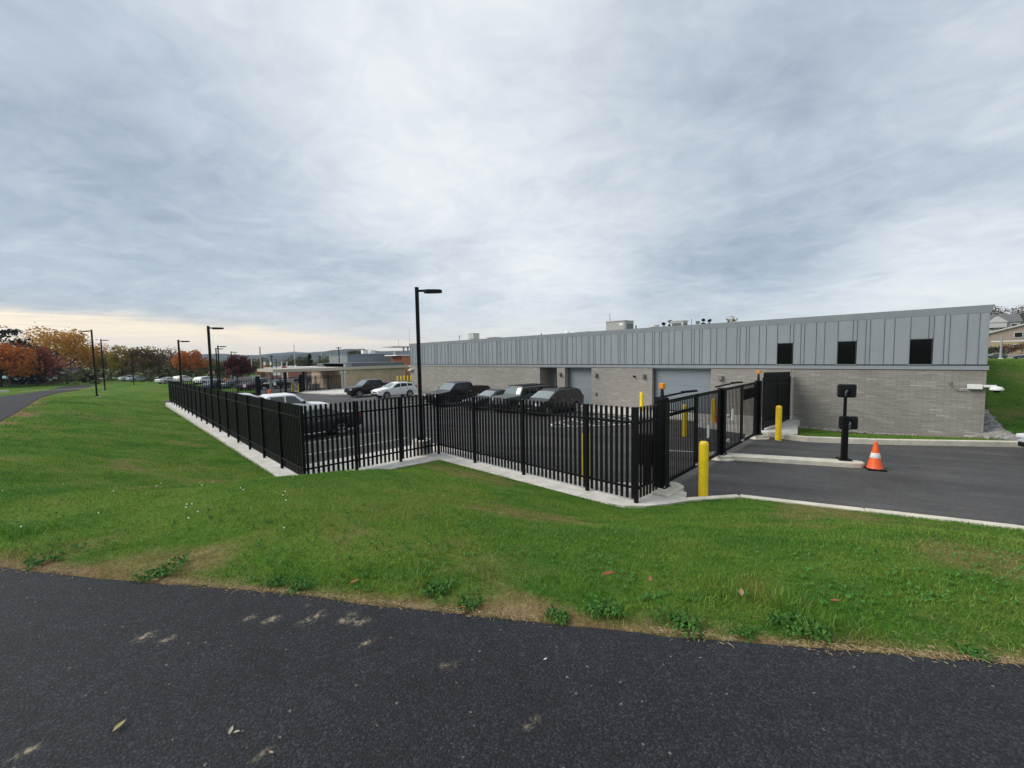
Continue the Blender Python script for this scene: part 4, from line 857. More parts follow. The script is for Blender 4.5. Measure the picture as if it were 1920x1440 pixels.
def vehicle(kind, label, cat, loc, rz, color, parts=True, group=None, trim=CHROME):
    sh = Shape(SPEC[kind]); r = thing(kind if kind != 'offroader' else 'off_road_car', label, cat, loc, rz, group); L, W2 = sh.L, sh.W/2
    xs_ = set(np.round(np.arange(0, L, .11), 3)) | {p[0] for p in sh.top} | {L}
    for c in sh.ax: xs_ |= {round(c+sh.R*math.cos(a), 3) for a in np.linspace(0, math.pi, 13)} | {round(c-sh.R-.004, 3), round(c+sh.R+.004, 3)}
    xs_ = sorted(x for x in xs_ if 0 <= x <= L); vs = []; fs = []; n = 15
    for x in xs_:
        rg = sh.ring(x); full = [(y, z) for y, z in rg] + [(-y, z) for y, z in rg[-2::-1]]
        vs += [(L/2-x, y, z) for y, z in full]
    for i in range(len(xs_)-1):
        for j in range(n-1): fs.append((i*n+j, i*n+j+1, (i+1)*n+j+1, (i+1)*n+j))
        fs.append((i*n+n-1, i*n, (i+1)*n, (i+1)*n+n-1))
    fs += [tuple(range(n)), tuple((len(xs_)-1)*n+j for j in range(n))[::-1]]
    b = MB().add(vs, fs).build('body', PAINT, r, smooth=38); b.color = c4(color); b['painted'] = 1
    MB().box((0, 0, .55), (L-.5, sh.W*.74, .55)).build('underbody', BLACKP, r)
    # glass
    x0, x1 = sh.ws; v, f = panel(sh, lambda u, q: x0+(x1-x0)*u, lambda q: (7-2.06*abs(2*q-1), 1 if q >= .5 else -1), 6, 12, False, .008)
    MB().add(v, f).build('windscreen', WSHIELD, r, smooth=60)
    x0, x1 = sh.rw; v, f = panel(sh, lambda u, q: x0+(x1-x0)*u, lambda q: (7-2.2*abs(2*q-1), 1 if q >= .5 else -1), 4, 12, False, .008); MB().add(v, f).build('rear_window', WGLASS, r, smooth=60)
    for a, a2, c in sh.side:
        for sg in (1, -1):
            v, f = panel(sh, lambda u, q: (a+(a2-a)*q)+(c-(a+(a2-a)*q))*u, lambda q: (3.10+.80*q, sg), 4, 3, False, .006); MB().add(v, f).build('side_window', WGLASS, r)
    # wheels
    ty = MB().lathe([(sh.r*.68, -.11), (sh.r*.93, -.115), (sh.r, -.08), (sh.r, .08), (sh.r*.93, .115), (sh.r*.68, .11)], 24, axis='y').mesh('tyre', TYRE, smooth=40)
    for sg in (1, -1):
        d, s, g = rim_parts(0, sh.r, sg, True); dm, smh, gm = d.mesh('wheel_well', BLACKP), s.mesh('spokes', RIM, smooth=30), g.mesh('rim', RIM, smooth=40)
        for c in sh.ax:
            wh = ob('wheel', ty, r, (L/2-c, sg*(W2-.135), sh.r)); ob('dark_well_disc', dm, wh); ob('spokes', smh, wh); ob('rim', gm, wh)  # black disc behind the spokes stands in for the dark wheel well
    if not parts: return r
    gz, gh, gw = sh.grille; xf = L/2
    MB().box((xf-.02, 0, gz), (.09, gw, gh)).build('grille', BLACKP if kind != 'crossover' else trim, r, bevel=.02)
    MB().box((xf-.03, 0, sh.sill+.14), (.12, sh.W*.80, .16)).build('bumper', BLACKP if kind in ('pickup', 'offroader') else BLACKP, r, bevel=.03)
    hz_, hw, hh = sh.head
    for sg in (1, -1):
        if kind == 'offroader': MB().lathe([(.10, -.03), (.11, .03), (.02, .045)], 14, (0, 0, 0), 'y').build('headlight', LAMP, r, (xf+.0, sg*.48, hz_), R_(-90))
        else: MB().box((xf-.11, sg*(W2*.865-hw*.42), hz_), (.24, hw, hh), -sg*.42).build('headlight', LAMP, r, bevel=.03)
        MB().box((-xf+.05, sg*(W2*.80), sh.ip(sh.belt, L-.1)-.12), (.16, .22, .30)).build('taillight', TAIL, r, bevel=.02)
        mx = xf-sh.ws[0]-.32; MB().box((mx, sg*(W2+.10), sh.ip(sh.belt, sh.ws[0])+.10), (.13, .22, .17)).build('mirror', BLACKP if kind in ('pickup', 'offroader') else b.data.materials[0], r, bevel=.03).color = c4(color)
        for a, a2, c in sh.side[:2]: MB().box((xf-c+.06, sg*(W2*.985), sh.ip(sh.belt, c)-.12), (.18, .04, .035)).build('door_handle', trim, r)
    MB().box((xf+.005, 0, sh.sill+.16), (.02, .32, .12)).build('number_plate', PAPER, r)
    if kind == 'pickup':
        MB().box((xf-4.78, 0, 1.425), (1.72, sh.W*.86, .04)).build('bed_cover', BLACKP, r, bevel=.015)
    if kind == 'offroader':
        MB().prism([(xf-1.86, -.72), (xf-1.86, .72), (xf-4.5, .72), (xf-4.5, -.72)], 1.85, 1.90).build('hard_top', BLACKP, r, bevel=.02)
        for sg in (1, -1):
            for c in sh.ax:
                pts = [(xf-c+(sh.R+.03)*math.cos(t), sg*(W2+.05), sh.r+(sh.R+.03)*math.sin(t)) for t in np.linspace(.1, math.pi-.1, 9)]
                m = MB()
                for p, q in zip(pts[:-1], pts[1:]): m.bar(p, q, .18, .05)
                m.build('wheel_flare', BLACKP, r)
        for k in range(7): MB().box((xf+.03, -.27+.09*k, sh.grille[0]), (.03, .035, .26)).build('grille_slot', GREY, r)
    if kind in ('minivan', 'crossover'):
        for sg in (1, -1): MB().bar((xf-2.5, sg*.62, sh.top[5][1]+.05), (xf-4.0, sg*.66, sh.top[6][1]+.05), .04, .04).build('roof_rail', BLACKP, r)
    return r
DN, UP_ = -math.pi/2, math.pi/2
def lotz(x): return fsite(x)+.004
BLK, WHT = (.006, .0065, .0075), (.80, .81, .82)
GRP = 'vehicles parked inside the fence'
vehicle('pickup', 'black pick-up truck parked farthest left of the row by the buildings', 'pickup truck', (-45.9, 21.6, lotz(-45.9)), DN, BLK, group=GRP)
vehicle('crossover', 'white crossover parked beside the farther black pick-up, behind the tall lamp post', 'car', (-40.7, 21.7, lotz(-40.7)), DN, WHT, group=GRP)
vehicle('pickup', 'black pick-up truck with covered bed, parked against the brick right of the tall lamp post', 'pickup truck', (-28.7, 21.3, lotz(-28.7)), DN, BLK, group=GRP)
vehicle('sedan', 'dark blue sedan parked between the black pick-up and the grey off-roader', 'car', (-24.1, 21.2, lotz(-24.1)), DN, (.018, .026, .042), group=GRP).scale = (.95, .95, .95)
vehicle('offroader', 'boxy grey off-road car with black roof, parked left of the minivan', 'car', (-20.9, 21.0, lotz(-20.9)), DN, (.085, .095, .092), group=GRP).scale = (.95, .95, .95)
vehicle('minivan', 'dark grey minivan parked in front of the narrow garage door', 'van', (-18.0, 21.2, lotz(-18.0)), DN, (.020, .021, .024), group=GRP).scale = (.93, .93, .93)
vehicle('sedan', 'black sedan parked nose-in to the left fence, nearest the fence corner', 'car', (-22.15, 6.95, lotz(-22.1)), DN, (.016, .018, .02), group=GRP)
vehicle('pickup', 'white pick-up with dark windows backed up to the left fence', 'pickup truck', (-28.6, 7.3, lotz(-28.6)), UP_, WHT, group=GRP)
vehicle('crossover', 'white crossover parked beyond the white pick-up by the left fence', 'car', (-37.6, 7.4, lotz(-37.6)), UP_, WHT, group=GRP)
# vehicles outside the car park
OG = 'vehicles parked beyond the far fence'
def far(kind, label, cat, u, D, rz, color, z=-1.02, grp=OG):
    p = at(u, D); return vehicle(kind, label, cat, (p.x, p.y, z), rz, color, False, grp)
far('crossover', 'white off-road estate beyond the far fence, left of the stop sign', 'car', 386, 84, R_(130), (.6, .6, .58), -.95)
far('sedan', 'grey sedan beyond the far fence below the dark red tree', 'car', 441, 72, R_(120), (.12, .15, .17))
far('sedan', 'blue sedan beyond the far fence, just right of the second lamp post', 'car', 412, 71, R_(120), (.045, .08, .14))
far('sedan', 'dark maroon car seen through the fence left of the far gate', 'car', 470, 66, R_(140), (.06, .02, .024))
far('sedan', 'black sedan parked beyond the far gate', 'car', 522, 70, R_(125), (.012, .013, .015))
far('offroader', 'dark off-road car with light windows under the far canopy', 'car', 577, 80, R_(215), (.014, .016, .022))
far('sedan', 'small dark car seen through the bars under the far canopy', 'car', 612, 80, R_(210), (.012, .013, .016))
far('sedan', 'dark blue car half hidden by the far gate column', 'car', 488, 76, R_(125), (.02, .028, .05))
far('sedan', 'silver car beyond the far end of the long fence', 'car', 318, 92, R_(120), (.5, .5, .5))
far('crossover', 'pale car in the gap right of the far end of the long fence', 'car', 345, 94, R_(130), (.55, .55, .53))
far('crossover', 'white car parked under the trees left of the lone lamp post', 'car', 158, 118, R_(120), (.6, .6, .58))
far('sedan', 'silver car by the far path under the brown trees', 'car', 262, 106, R_(110), (.42, .45, .5))
far('sedan', 'pale car nose showing left of the silver car by the far path', 'car', 247, 110, R_(110), (.6, .6, .6))
far('sedan', 'light teal car behind the grass under the red trees', 'car', 108, 112, R_(140), (.30, .38, .40))
far('sedan', 'white car at the left edge under the turquoise roof', 'car', 26, 104, R_(130), (.55, .55, .52))
p = at(1862, 118); vehicle('crossover', 'dark car on the upper road just right of the building corner', 'car', (p.x, p.y, .47), R_(190), (.05, .05, .055), False, 'cars on the upper road')
p = at(1920, 118); vehicle('sedan', 'blue car on the upper road at the right edge of the view', 'car', (p.x, p.y, .47), R_(190), (.02, .03, .07), False, 'cars on the upper road')
vehicle('sedan', 'pale grey car standing on the drive, only its nose showing at the right edge', 'car', (4.37, 22.2, .004), R_(215), (.42, .44, .46), True, 'cars on the drive')
# ---------------------------------------------------------------- far fence and gate
P2_ = 'black palisade fence closing the far end of the car park'
PK2 = PICK
FZ = lambda x: fsite(x)+.03
fence((-59., 4.37), (-61.0, 13.2), FZ(-59), FZ(-61), 4, 'far black fence between the end of the long fence and the far gate', P2_, 1, pitch=.2)
fence((-61.6, 18.9), (-63.0, 24.7), FZ(-61.6), FZ(-63), 3, 'far black fence between the far gate and the tan building', P2_, 1, pitch=.2)
def far_gate():
    a, b = Vector((-61.05, 13.6, -.9)), Vector((-61.55, 18.5, -.9)); L = (b-a).length; u = (b-a)/L; rz = math.atan2(u.y, u.x)
    r = thing('sliding_gate', 'black barred gate at the far end of the car park with white signs', 'gate', a, rz)
    for x in (0, L*.5, L): MB().box((x, 0, 1.15), (.08, .06, 2.1)).build('stile', BLACK, r)
    for z in (.12, 2.15): MB().box((L/2, 0, z), (L, .06, .08)).build('rail', BLACK, r)
    bar = MB().box((0, 0, 1.15), (.035, .03, 2.05)).mesh('bar', BLACK); n = 28
    for i in range(n): ob('bar', bar, r, (L*(i+.5)/n, 0, 0))
    MB().box((1.75, -.05, 1.45), (.30, .02, .38)).build('gate_sign', PAPER, r)
    for q, lab, h in ((Vector((-61.0, 13.35, -.95)), 'thick black column at the left side of the far gate', 2.6), (Vector((-61.6, 18.75, -.95)), 'thick black column at the right side of the far gate', 2.6)):
        g = thing('gate_post', lab, 'gate post', q, rz, 'columns of the far gate'); MB().box((0, 0, h/2), (.42, .36, h)).build('column', BLACK, g, bevel=.02); MB().lathe([(.45, -.1), (.45, .1), (.4, .12)], 18).build('footing', CONC2, g)
    s = thing('fence_sign', 'small white sign on the far fence left of the far gate', 'sign', (-60.6, 11.8, .55), rz); MB().box((0, 0, 0), (.02, .34, .38), R_(90)).build('sign_board', PAPER, s)
far_gate()
# ---------------------------------------------------------------- more lamp posts, far off
FL = 'distant black lamp posts'
for u, D, top, z, fl, lab in ((340, 40, 5.75, -.72, 0, 'black lamp post just inside the long left fence near its far end'), (413, 54, 5.7, -.95, 0, 'slim black lamp post directly behind the second nearest one'), (409, 60, 5.6, -1., 0, 'black lamp post beside the left edge of the second nearest one'),
    (196, 63, 7.3, -.1, 0, 'lamp post beside the path just beyond the lone one'), (135, 108, 5.0, -1.05, 1, 'dark lamp post in front of the golden trees'), (231, 120, 4.0, -1.05, 1, 'thin dark lamp post among the yellow trees'), (251, 88, 5.7, -.7, 0, 'dark lamp post in front of the brown trees'),
    (300, 110, 4.4, -1.05, 1, 'dark lamp post in front of the bare trees'), (437, 74, 5.4, -1., 0, 'dark lamp post just left of the dark red tree in front of it'), (426, 108, 4.0, -1.05, 1, 'thin lamp post at the left edge of the dark red tree'),
    (512, 77, 4.6, -1.05, 2, 'double-headed lamp post left of the gabled roof'), (520, 100, 4.0, -1.05, 1, 'thin dark lamp post in front of the dark bush'), (602, 110, 4.7, -1.05, 2, 'double-headed lamp post right of the far conifer'), (638, 76, 5.9, -1.05, 2, 'double-headed lamp post rising behind the tan building')):
    p = at(u, D); z = min(z, float(height(p.x, p.y))) if float(dsite(np.array([p.x]), np.array([p.y]))[0]) > 0 else z; lamp_post((p.x, p.y, z), top-z, AH+(.2 if fl == 0 else 2.4), lab, 0, FL, fl == 2)
# ---------------------------------------------------------------- trees
def leaf_cloud(name, clumps, n, size, m, rng, squash=.8, flat=False):
    c = np.array([q[0] for q in clumps]); rad = np.array([q[1] for q in clumps]); w = rad**2.2; pick = rng.choice(len(c), n, p=w/w.sum())
    d = rng.normal(size=(n, 3)); d /= np.linalg.norm(d, axis=1)[:, None]; rr = rng.uniform(.25, 1., n)**.45*np.where(rng.uniform(0, 1, n) < .14, rng.uniform(1., 1.5, n), 1.)
    p = c[pick]+d*(rad[pick]*rr)[:, None]*np.array([1, 1, squash])
    a = rng.normal(size=(n, 3)); a /= np.linalg.norm(a, axis=1)[:, None]; b = np.cross(a, rng.normal(size=(n, 3))); b /= np.linalg.norm(b, axis=1)[:, None]
    s = (size*rng.uniform(.6, 1.35, n))[:, None]
    V = np.stack([p-a*s*.5, p+b*s*.38, p+a*s*.5, p-b*s*.38], 1).reshape(-1, 3); F = np.arange(4*n).reshape(n, 4)
    me = bpy.data.meshes.new(name); me.from_pydata(V.tolist(), [], F.tolist()); me.materials.append(m)
    rn = np.clip(rng.normal(.5, .22, len(c))[pick]*.6+rng.uniform(0, 1, n)*.45, 0, 1)
    at_ = me.attributes.new('rnd', 'FLOAT', 'FACE'); at_.data.foreach_set('value', rn.astype(np.float32)); return me
def limbs(rng, h, spread, nl, trunk, lean=0., sub=3):
    mb = MB(); tips = []; th = h*trunk
    mb.tube([(0, 0, -.5), (0, 0, th*.5), (lean*.4, 0, th), (lean, 0, h*.82)], [h*.028, h*.022, h*.018, h*.005], 7)
    for i in range(nl):
        a = 2.4*i+rng.uniform(-.4, .4); z0 = th*rng.uniform(.75, 1.)+(h*.55-th*.3)*(i/nl); l = spread*rng.uniform(.65, 1.05)*(1-.45*i/nl)
        e = np.array([math.cos(a)*l, math.sin(a)*l, z0+h*rng.uniform(.14, .34)]); m_ = np.array([math.cos(a)*l*.45, math.sin(a)*l*.45, z0+h*.10])
        mb.tube([(0, 0, z0), m_, e], [h*.012, h*.008, h*.003], 5); tips.append((e, spread*rng.uniform(.26, .42))); tips.append((m_*.5+e*.5, spread*.28))
        for k in range(sub):
            b = a+rng.uniform(-1., 1.); q = m_+np.array([math.cos(b)*l*.5, math.sin(b)*l*.5, h*rng.uniform(.06, .26)]); mb.tube([m_, (m_+q)/2+np.array([0, 0, .1*h*.2]), q], [h*.007, h*.004, h*.002], 4); tips.append((q, spread*rng.uniform(.2, .34)))
    tips.append((np.array([lean, 0, h*.86]), spread*.34)); tips.append((np.array([lean*.5, 0, h*.66]), spread*.4))
    return mb, tips
def broadleaf(label, p, h, spread, color, n=3200, size=.42, trunk=.28, seed=1, group=None, nl=11, sub=3, cat='tree', name='tree', trans=None):
    rng = np.random.default_rng(seed); mb, tips = limbs(rng, h, spread, nl, trunk, rng.uniform(-.4, .4), sub)
    r = thing(name, label, cat, p, rng.uniform(0, 6), group); mb.build('trunk', BARK, r)
    if n:
        c = ob('crown', leaf_cloud('crown', tips, n, size, LEAF, rng), r); c.color = c4(color); c['painted'] = 1
    return r
def conifer(label, p, h, spread, color, n=2600, seed=1, size=.5, group=None, droop=.1, layers=13, bare=.12, fat=.24):
    rng = np.random.default_rng(seed); r = thing('conifer', label, 'tree', p, rng.uniform(0, 6), group); mb = MB().tube([(0, 0, -.5), (0, 0, h*.5), (0, 0, h)], [h*.022, h*.014, h*.003], 7); cl = []
    for i in range(layers):
        f = i/(layers-1); z = h*(bare+(1-bare)*f*.97); l = spread*(1-f)**.85*rng.uniform(.75, 1.12)+.15
        for k in range(7):
            a = rng.uniform(0, 6.28); e = np.array([math.cos(a)*l, math.sin(a)*l, z+h*.03-droop*l]); mb.tube([(0, 0, z), e], [h*.006, h*.002], 4)
            for q in (.35, .65, .95): cl.append((np.array([e[0]*q, e[1]*q, z+(e[2]-z)*q]), max(.25, l*fat)))
    mb.build('trunk', BARK, r); c = ob('crown', leaf_cloud('crown', cl, n, size, LEAF, rng, .45), r); c.color = c4(color); return r
GOLD, OCH, RUST, RED_, BROWN, DRED, OLIVE, YELG = (.44, .21, .035), (.40, .18, .036), (.44, .135, .03), (.28, .07, .042), (.165, .10, .045), (.11, .028, .030), (.10, .095, .038), (.26, .19, .035)
TG = 'autumn trees beyond the lawn'
def tr(u, D, zb, vtop, wpx, color, label, fn=broadleaf, **kw):
    p = at(u, D); hz = EYE+(at(u, D, vtop).z-EYE); h = hz-zb; fn(label, (p.x, p.y, zb), h, wpx/773*D/2*1.02, color, group=TG, **kw)
tr(2, 92, -1, 596, 150, (.020, .030, .020), 'dark pine cut off by the left edge of the picture', conifer, seed=3, n=7000, size=.55, droop=.02, layers=13, bare=.2, fat=.34)
tr(18, 88, -1, 648, 92, RUST, 'orange-red tree under the dark pine', seed=4, n=3600, trunk=.2)
tr(70, 96, -1, 648, 84, RED_, 'red tree between the dark pine and the big golden tree', seed=5, n=3600, trunk=.18)
tr(112, 112, -1, 623, 106, GOLD, 'largest golden tree of the left group', seed=6, n=5200, size=.5, trunk=.3)
tr(150, 122, -1, 652, 80, OCH, 'golden-brown tree just right of the largest golden one', seed=7, n=3400)
tr(184, 126, -1, 652, 66, OCH, 'ochre tree behind the lone lamp post', seed=8, n=3000)
tr(210, 120, -1, 664, 44, YELG, 'small yellow tree right of the lone lamp post', seed=9, n=2200)
tr(238, 112, -1, 653, 46, YELG, 'yellow tree with thin crown left of the brown tree', seed=10, n=2200)
tr(270, 108, -1, 652, 66, (.12, .075, .022), 'wide brown-gold tree with a forked trunk', seed=11, n=3400, trunk=.25)
tr(300, 118, -1, 656, 50, (.10, .06, .026), 'thin brown tree left of the bare ones', seed=12, n=900)
tr(322, 122, -1, 652, 56, BROWN, 'nearly bare tree left of the orange-red one', seed=13, n=380, nl=15, sub=5)
tr(338, 116, -1, 664, 34, BROWN, 'small brown tree at the left of the orange-red one', seed=28, n=900, nl=12)
tr(358, 108, -1, 657, 54, RUST, 'orange-red tree behind the white off-road estate', seed=14, n=3400, trunk=.2)
tr(392, 120, -1, 676, 46, BROWN, 'dull brown tree behind the second nearest lamp post', seed=15, n=1400)
tr(446, 92, -1, 664, 48, DRED, 'dark red tree beside the far lamp posts', seed=16, n=4200, size=.36, trunk=.12)
tr(416, 118, -1, 680, 40, OLIVE, 'olive bushy tree left of the dark red one', seed=17, n=1600)
tr(478, 150, -2, 676, 60, OLIVE, 'olive tree right of the dark red one', seed=18, n=1600, size=.6)
tr(500, 135, -2, 686, 34, RUST, 'low rusty tree by the traffic signal', seed=19, n=1400)
tr(525, 128, -1.6, 685, 28, (.03, .03, .035), 'very dark round bush left of the framed sign', seed=20, n=1600, trunk=.1)
tr(583, 150, -2, 665, 19, (.018, .032, .030), 'small dark conifer above the far canopy', conifer, seed=21, n=1700, size=.7)
tr(620, 160, -2, 672, 60, OLIVE, 'olive tree behind the canopy right of the conifer', seed=22, n=1700, size=.6)
tr(560, 170, -2, 672, 54, (.085, .07, .03), 'olive-brown tree left of the conifer', seed=23, n=1600, size=.6)
tr(672, 130, -1.5, 656, 40, (.10, .078, .032), 'round olive tree behind the metal clad block', seed=24, n=1800, size=.5)
tr(1244, 90, -1, 607, 13, (.016, .028, .026), 'left one of two small conifer tips over the roof', conifer, seed=25, n=1100, size=.5)
tr(1256, 92, -1, 603, 15, (.016, .028, .026), 'right one of two small conifer tips over the roof', conifer, seed=26, n=1100, size=.5)
tr(1317, 96, -1, 600, 14, (.018, .030, .026), 'conifer tip right of the roof antenna', conifer, seed=27, n=1100, size=.5)
tr(1328, 98, -1, 601, 12, (.018, .030, .026), 'smaller conifer tip farther right along the roof', conifer, seed=29, n=900, size=.5)
tr(1385, 80, -1, 601, 46, (.22, .15, .04), 'golden treetop just showing over the roof', seed=30, n=2600, size=.35)
tr(1878, 225, 2, 577, 74, (.085, .060, .030), 'big brown-green tree behind the apartment block', seed=31, n=4200, size=.6)
tr(1935, 225, 2, 574, 66, (.070, .062, .030), 'second big tree behind the apartments at the right edge', seed=32, n=3600, size=.6)
BU = 'bushes by the distant buildings'
for u, D, z, vt, w, col, lab in ((1862, 140, 1.3, 650, 26, (.03, .045, .02), 'green bush row below the left apartment balconies'), (1885, 142, 1.4, 646, 30, (.13, .045, .025), 'reddish hedge below the right apartment'), (1912, 142, 1.4, 642, 34, (.17, .075, .03), 'orange-brown hedge at the right edge by the apartment'),
    (72, 100, -1, 697, 22, (.02, .028, .018), 'dark rounded bush under the red trees'), (170, 104, -1, 700, 20, (.018, .026, .018), 'dark bush left of the lone lamp post'), (40, 96, -1, 694, 40, (.03, .035, .02), 'dark green shrub below the orange-red tree'), (498, 118, -1.3, 693, 26, (.20, .11, .03), 'orange bush by the traffic signal pole'), (612, 100, -1.2, 690, 20, (.22, .10, .03), 'orange bush seen under the far canopy')):
    p = at(u, D); h = at(u, D, vt).z-z; broadleaf(lab, (p.x, p.y, z), h, w/773*D/2, col, n=900, size=.35, trunk=.05, seed=int(u), group=BU, nl=9, sub=2, cat='bush', name='bush')
# wooded middle distance: one mass
def woods():
    rng = np.random.default_rng(50); cl = []
    for i in range(520):
        a = rng.uniform(R_(128), R_(186)); r = rng.uniform(190, 520); z = -3-r*.006; cl.append((np.array([r*math.cos(a), r*math.sin(a), z+rng.uniform(.5, 4.)]), rng.uniform(2., 4.)))
    for i in range(260):
        a = rng.uniform(R_(150), R_(215)); r = rng.uniform(135, 240); cl.append((np.array([r*math.cos(a), r*math.sin(a), rng.uniform(-1.5, 1.2)]), rng.uniform(1.5, 2.6)))
    me = leaf_cloud('woods', cl, 46000, 1.15, LEAF, rng); o = ob('woods', me); o.color = (.10, .088, .045, 1); tag(o, 'mixed olive and brown woods across the middle distance', 'woods'); o['kind'] = 'stuff'
woods()
# ---------------------------------------------------------------- distant buildings, poles, signs
def house(name, lab, p, rz, dims, wallc, roofc, gable=1.5, cat='house', win=(), flat=False):
    r = thing(name, lab, cat, p, rz); L, Wd, H = dims; MB().box((0, 0, H/2-1), (L, Wd, H+2)).build('wall', wallc, r)
    if flat: MB().box((0, 0, H+.1), (L+.4, Wd+.4, .3)).build('roof', roofc, r)
    else:
        e = .4; MB().add([(-L/2-e, -Wd/2-e, H), (L/2+e, -Wd/2-e, H), (L/2+e, Wd/2+e, H), (-L/2-e, Wd/2+e, H), (-L/2-e, 0, H+gable), (L/2+e, 0, H+gable)], [(0, 1, 5, 4), (2, 3, 4, 5), (0, 4, 3), (1, 2, 5), (3, 2, 1, 0)]).build('roof', roofc, r)
    for x, z, w, h in win: 
        f = MB().box((x, -Wd/2-.02, z), (w, .08, h)).build('window', mat_or('far_frame', (.5, .5, .48)), r); MB().box((x, -Wd/2-.07, z), (w-.2, .04, h-.2)).build('pane', DGLASS, f)
    return r
RT, RD = mat_or('grey_shingle', (.12, .12, .12), .9), mat_or('pale_roof', (.40, .42, .41), .8)
p = at(536, 165); house('house', 'pale gabled roof building behind the framed sign', (p.x, p.y, -2), R_(58), (8, 7.2, 1.7), mat_or('cream_wall', (.42, .42, .38), .9), RD, 2.0, win=((-2.4, 1.0, 1., 1.), (0, 1.0, 1., 1.), (2.4, 1.0, 1., 1.)))
p = at(556, 118); r = house('brick_shop', 'red brick building with a white panel left of the far canopy', (p.x, p.y, -1.4), R_(45), (13, 8, 3.0), REDBR, PAPER, flat=True, cat='shop'); MB().box((-3.2, -4.05, 1.5), (2.2, .06, 1.0)).build('white_panel', PAPER, r)
p = at(95, 116); house('house', 'low grey house hidden under the golden trees', (p.x, p.y, -1.2), R_(80), (12, 8, 2.3), mat_or('blue_grey_wall', (.13, .16, .18), .9), RT, 1.6, win=((-2, 1.4, 1, 1), (2.5, 1.4, 1, 1)))
p = at(8, 100); r = thing('pool_pavilion', 'long low turquoise roof at the left edge under the trees', 'pavilion', (p.x, p.y, -1.1), R_(70))
MB().add([(-9, -3, 1.5), (9, -3, 1.2), (9, 3, 1.2), (-9, 3, 1.5), (-6, 0, 2.3), (4, 0, 2.2)], [(0, 1, 5, 4), (2, 3, 4, 5), (0, 4, 3), (1, 2, 5), (3, 2, 1, 0)]).build('roof', mat_or('turquoise_roof', (.18, .36, .40), .5), r)
for x in (-7, -3, 1, 5): MB().box((x, -2.4, .6), (.2, .2, 1.6)).build('post', LGREY, r)
MB().box((0, 0, .4), (14, 4.5, 1.2)).build('wall', mat_or('dark_slate_wall', (.06, .06, .075)), r)
p = at(3, 72); tag(MB().box((0, 0, .12), (2.2, .5, .5)).build('parking_block', CONC, None, (p.x+.5, p.y-.3, float(height(p.x, p.y))), R_(100), bevel=.03), 'pale concrete block in the grass at the left edge beyond the path', 'concrete block')
# concrete track and pale road beyond the path
def ribbon(name, pts, w, m, dz=.05):
    mb = MB(); P = [Vector((a, b, 0)) for a, b in pts]; vs = []; 
    for i, q in enumerate(P):
        d = (P[min(i+1, len(P)-1)]-P[max(i-1, 0)]).normalized(); nn = Vector((-d.y, d.x, 0))*w/2
        for s in (-1, 1): v = q+nn*s; vs.append((v.x, v.y, float(height(v.x, v.y))+dz))
    mb.add(vs, [(2*i, 2*i+1, 2*i+3, 2*i+2) for i in range(len(P)-1)]); return struct(mb.build(name, m))
def run(p, q, n): return [(p[0]+(q[0]-p[0])*i/n, p[1]+(q[1]-p[1])*i/n) for i in range(n+1)]
a, b, c = at(38, 72), at(120, 76), at(215, 82); ribbon('worn_track', run((a.x, a.y), (b.x, b.y), 12)+run((b.x, b.y), (c.x, c.y), 12)[1:], 1.3, mat_or('worn_earth', (.30, .25, .13), .95), .06)
a, b = at(150, 130), at(345, 122); ribbon('far_road', run((a.x, a.y), (b.x, b.y), 30), 5, ROADM, .35)
a, b = at(1790, 124), at(2010, 120); ribbon('upper_road', run((a.x, a.y), (b.x, b.y), 40), 70, mat_or('pale_concrete_road', (.42, .43, .43), .9), .06)
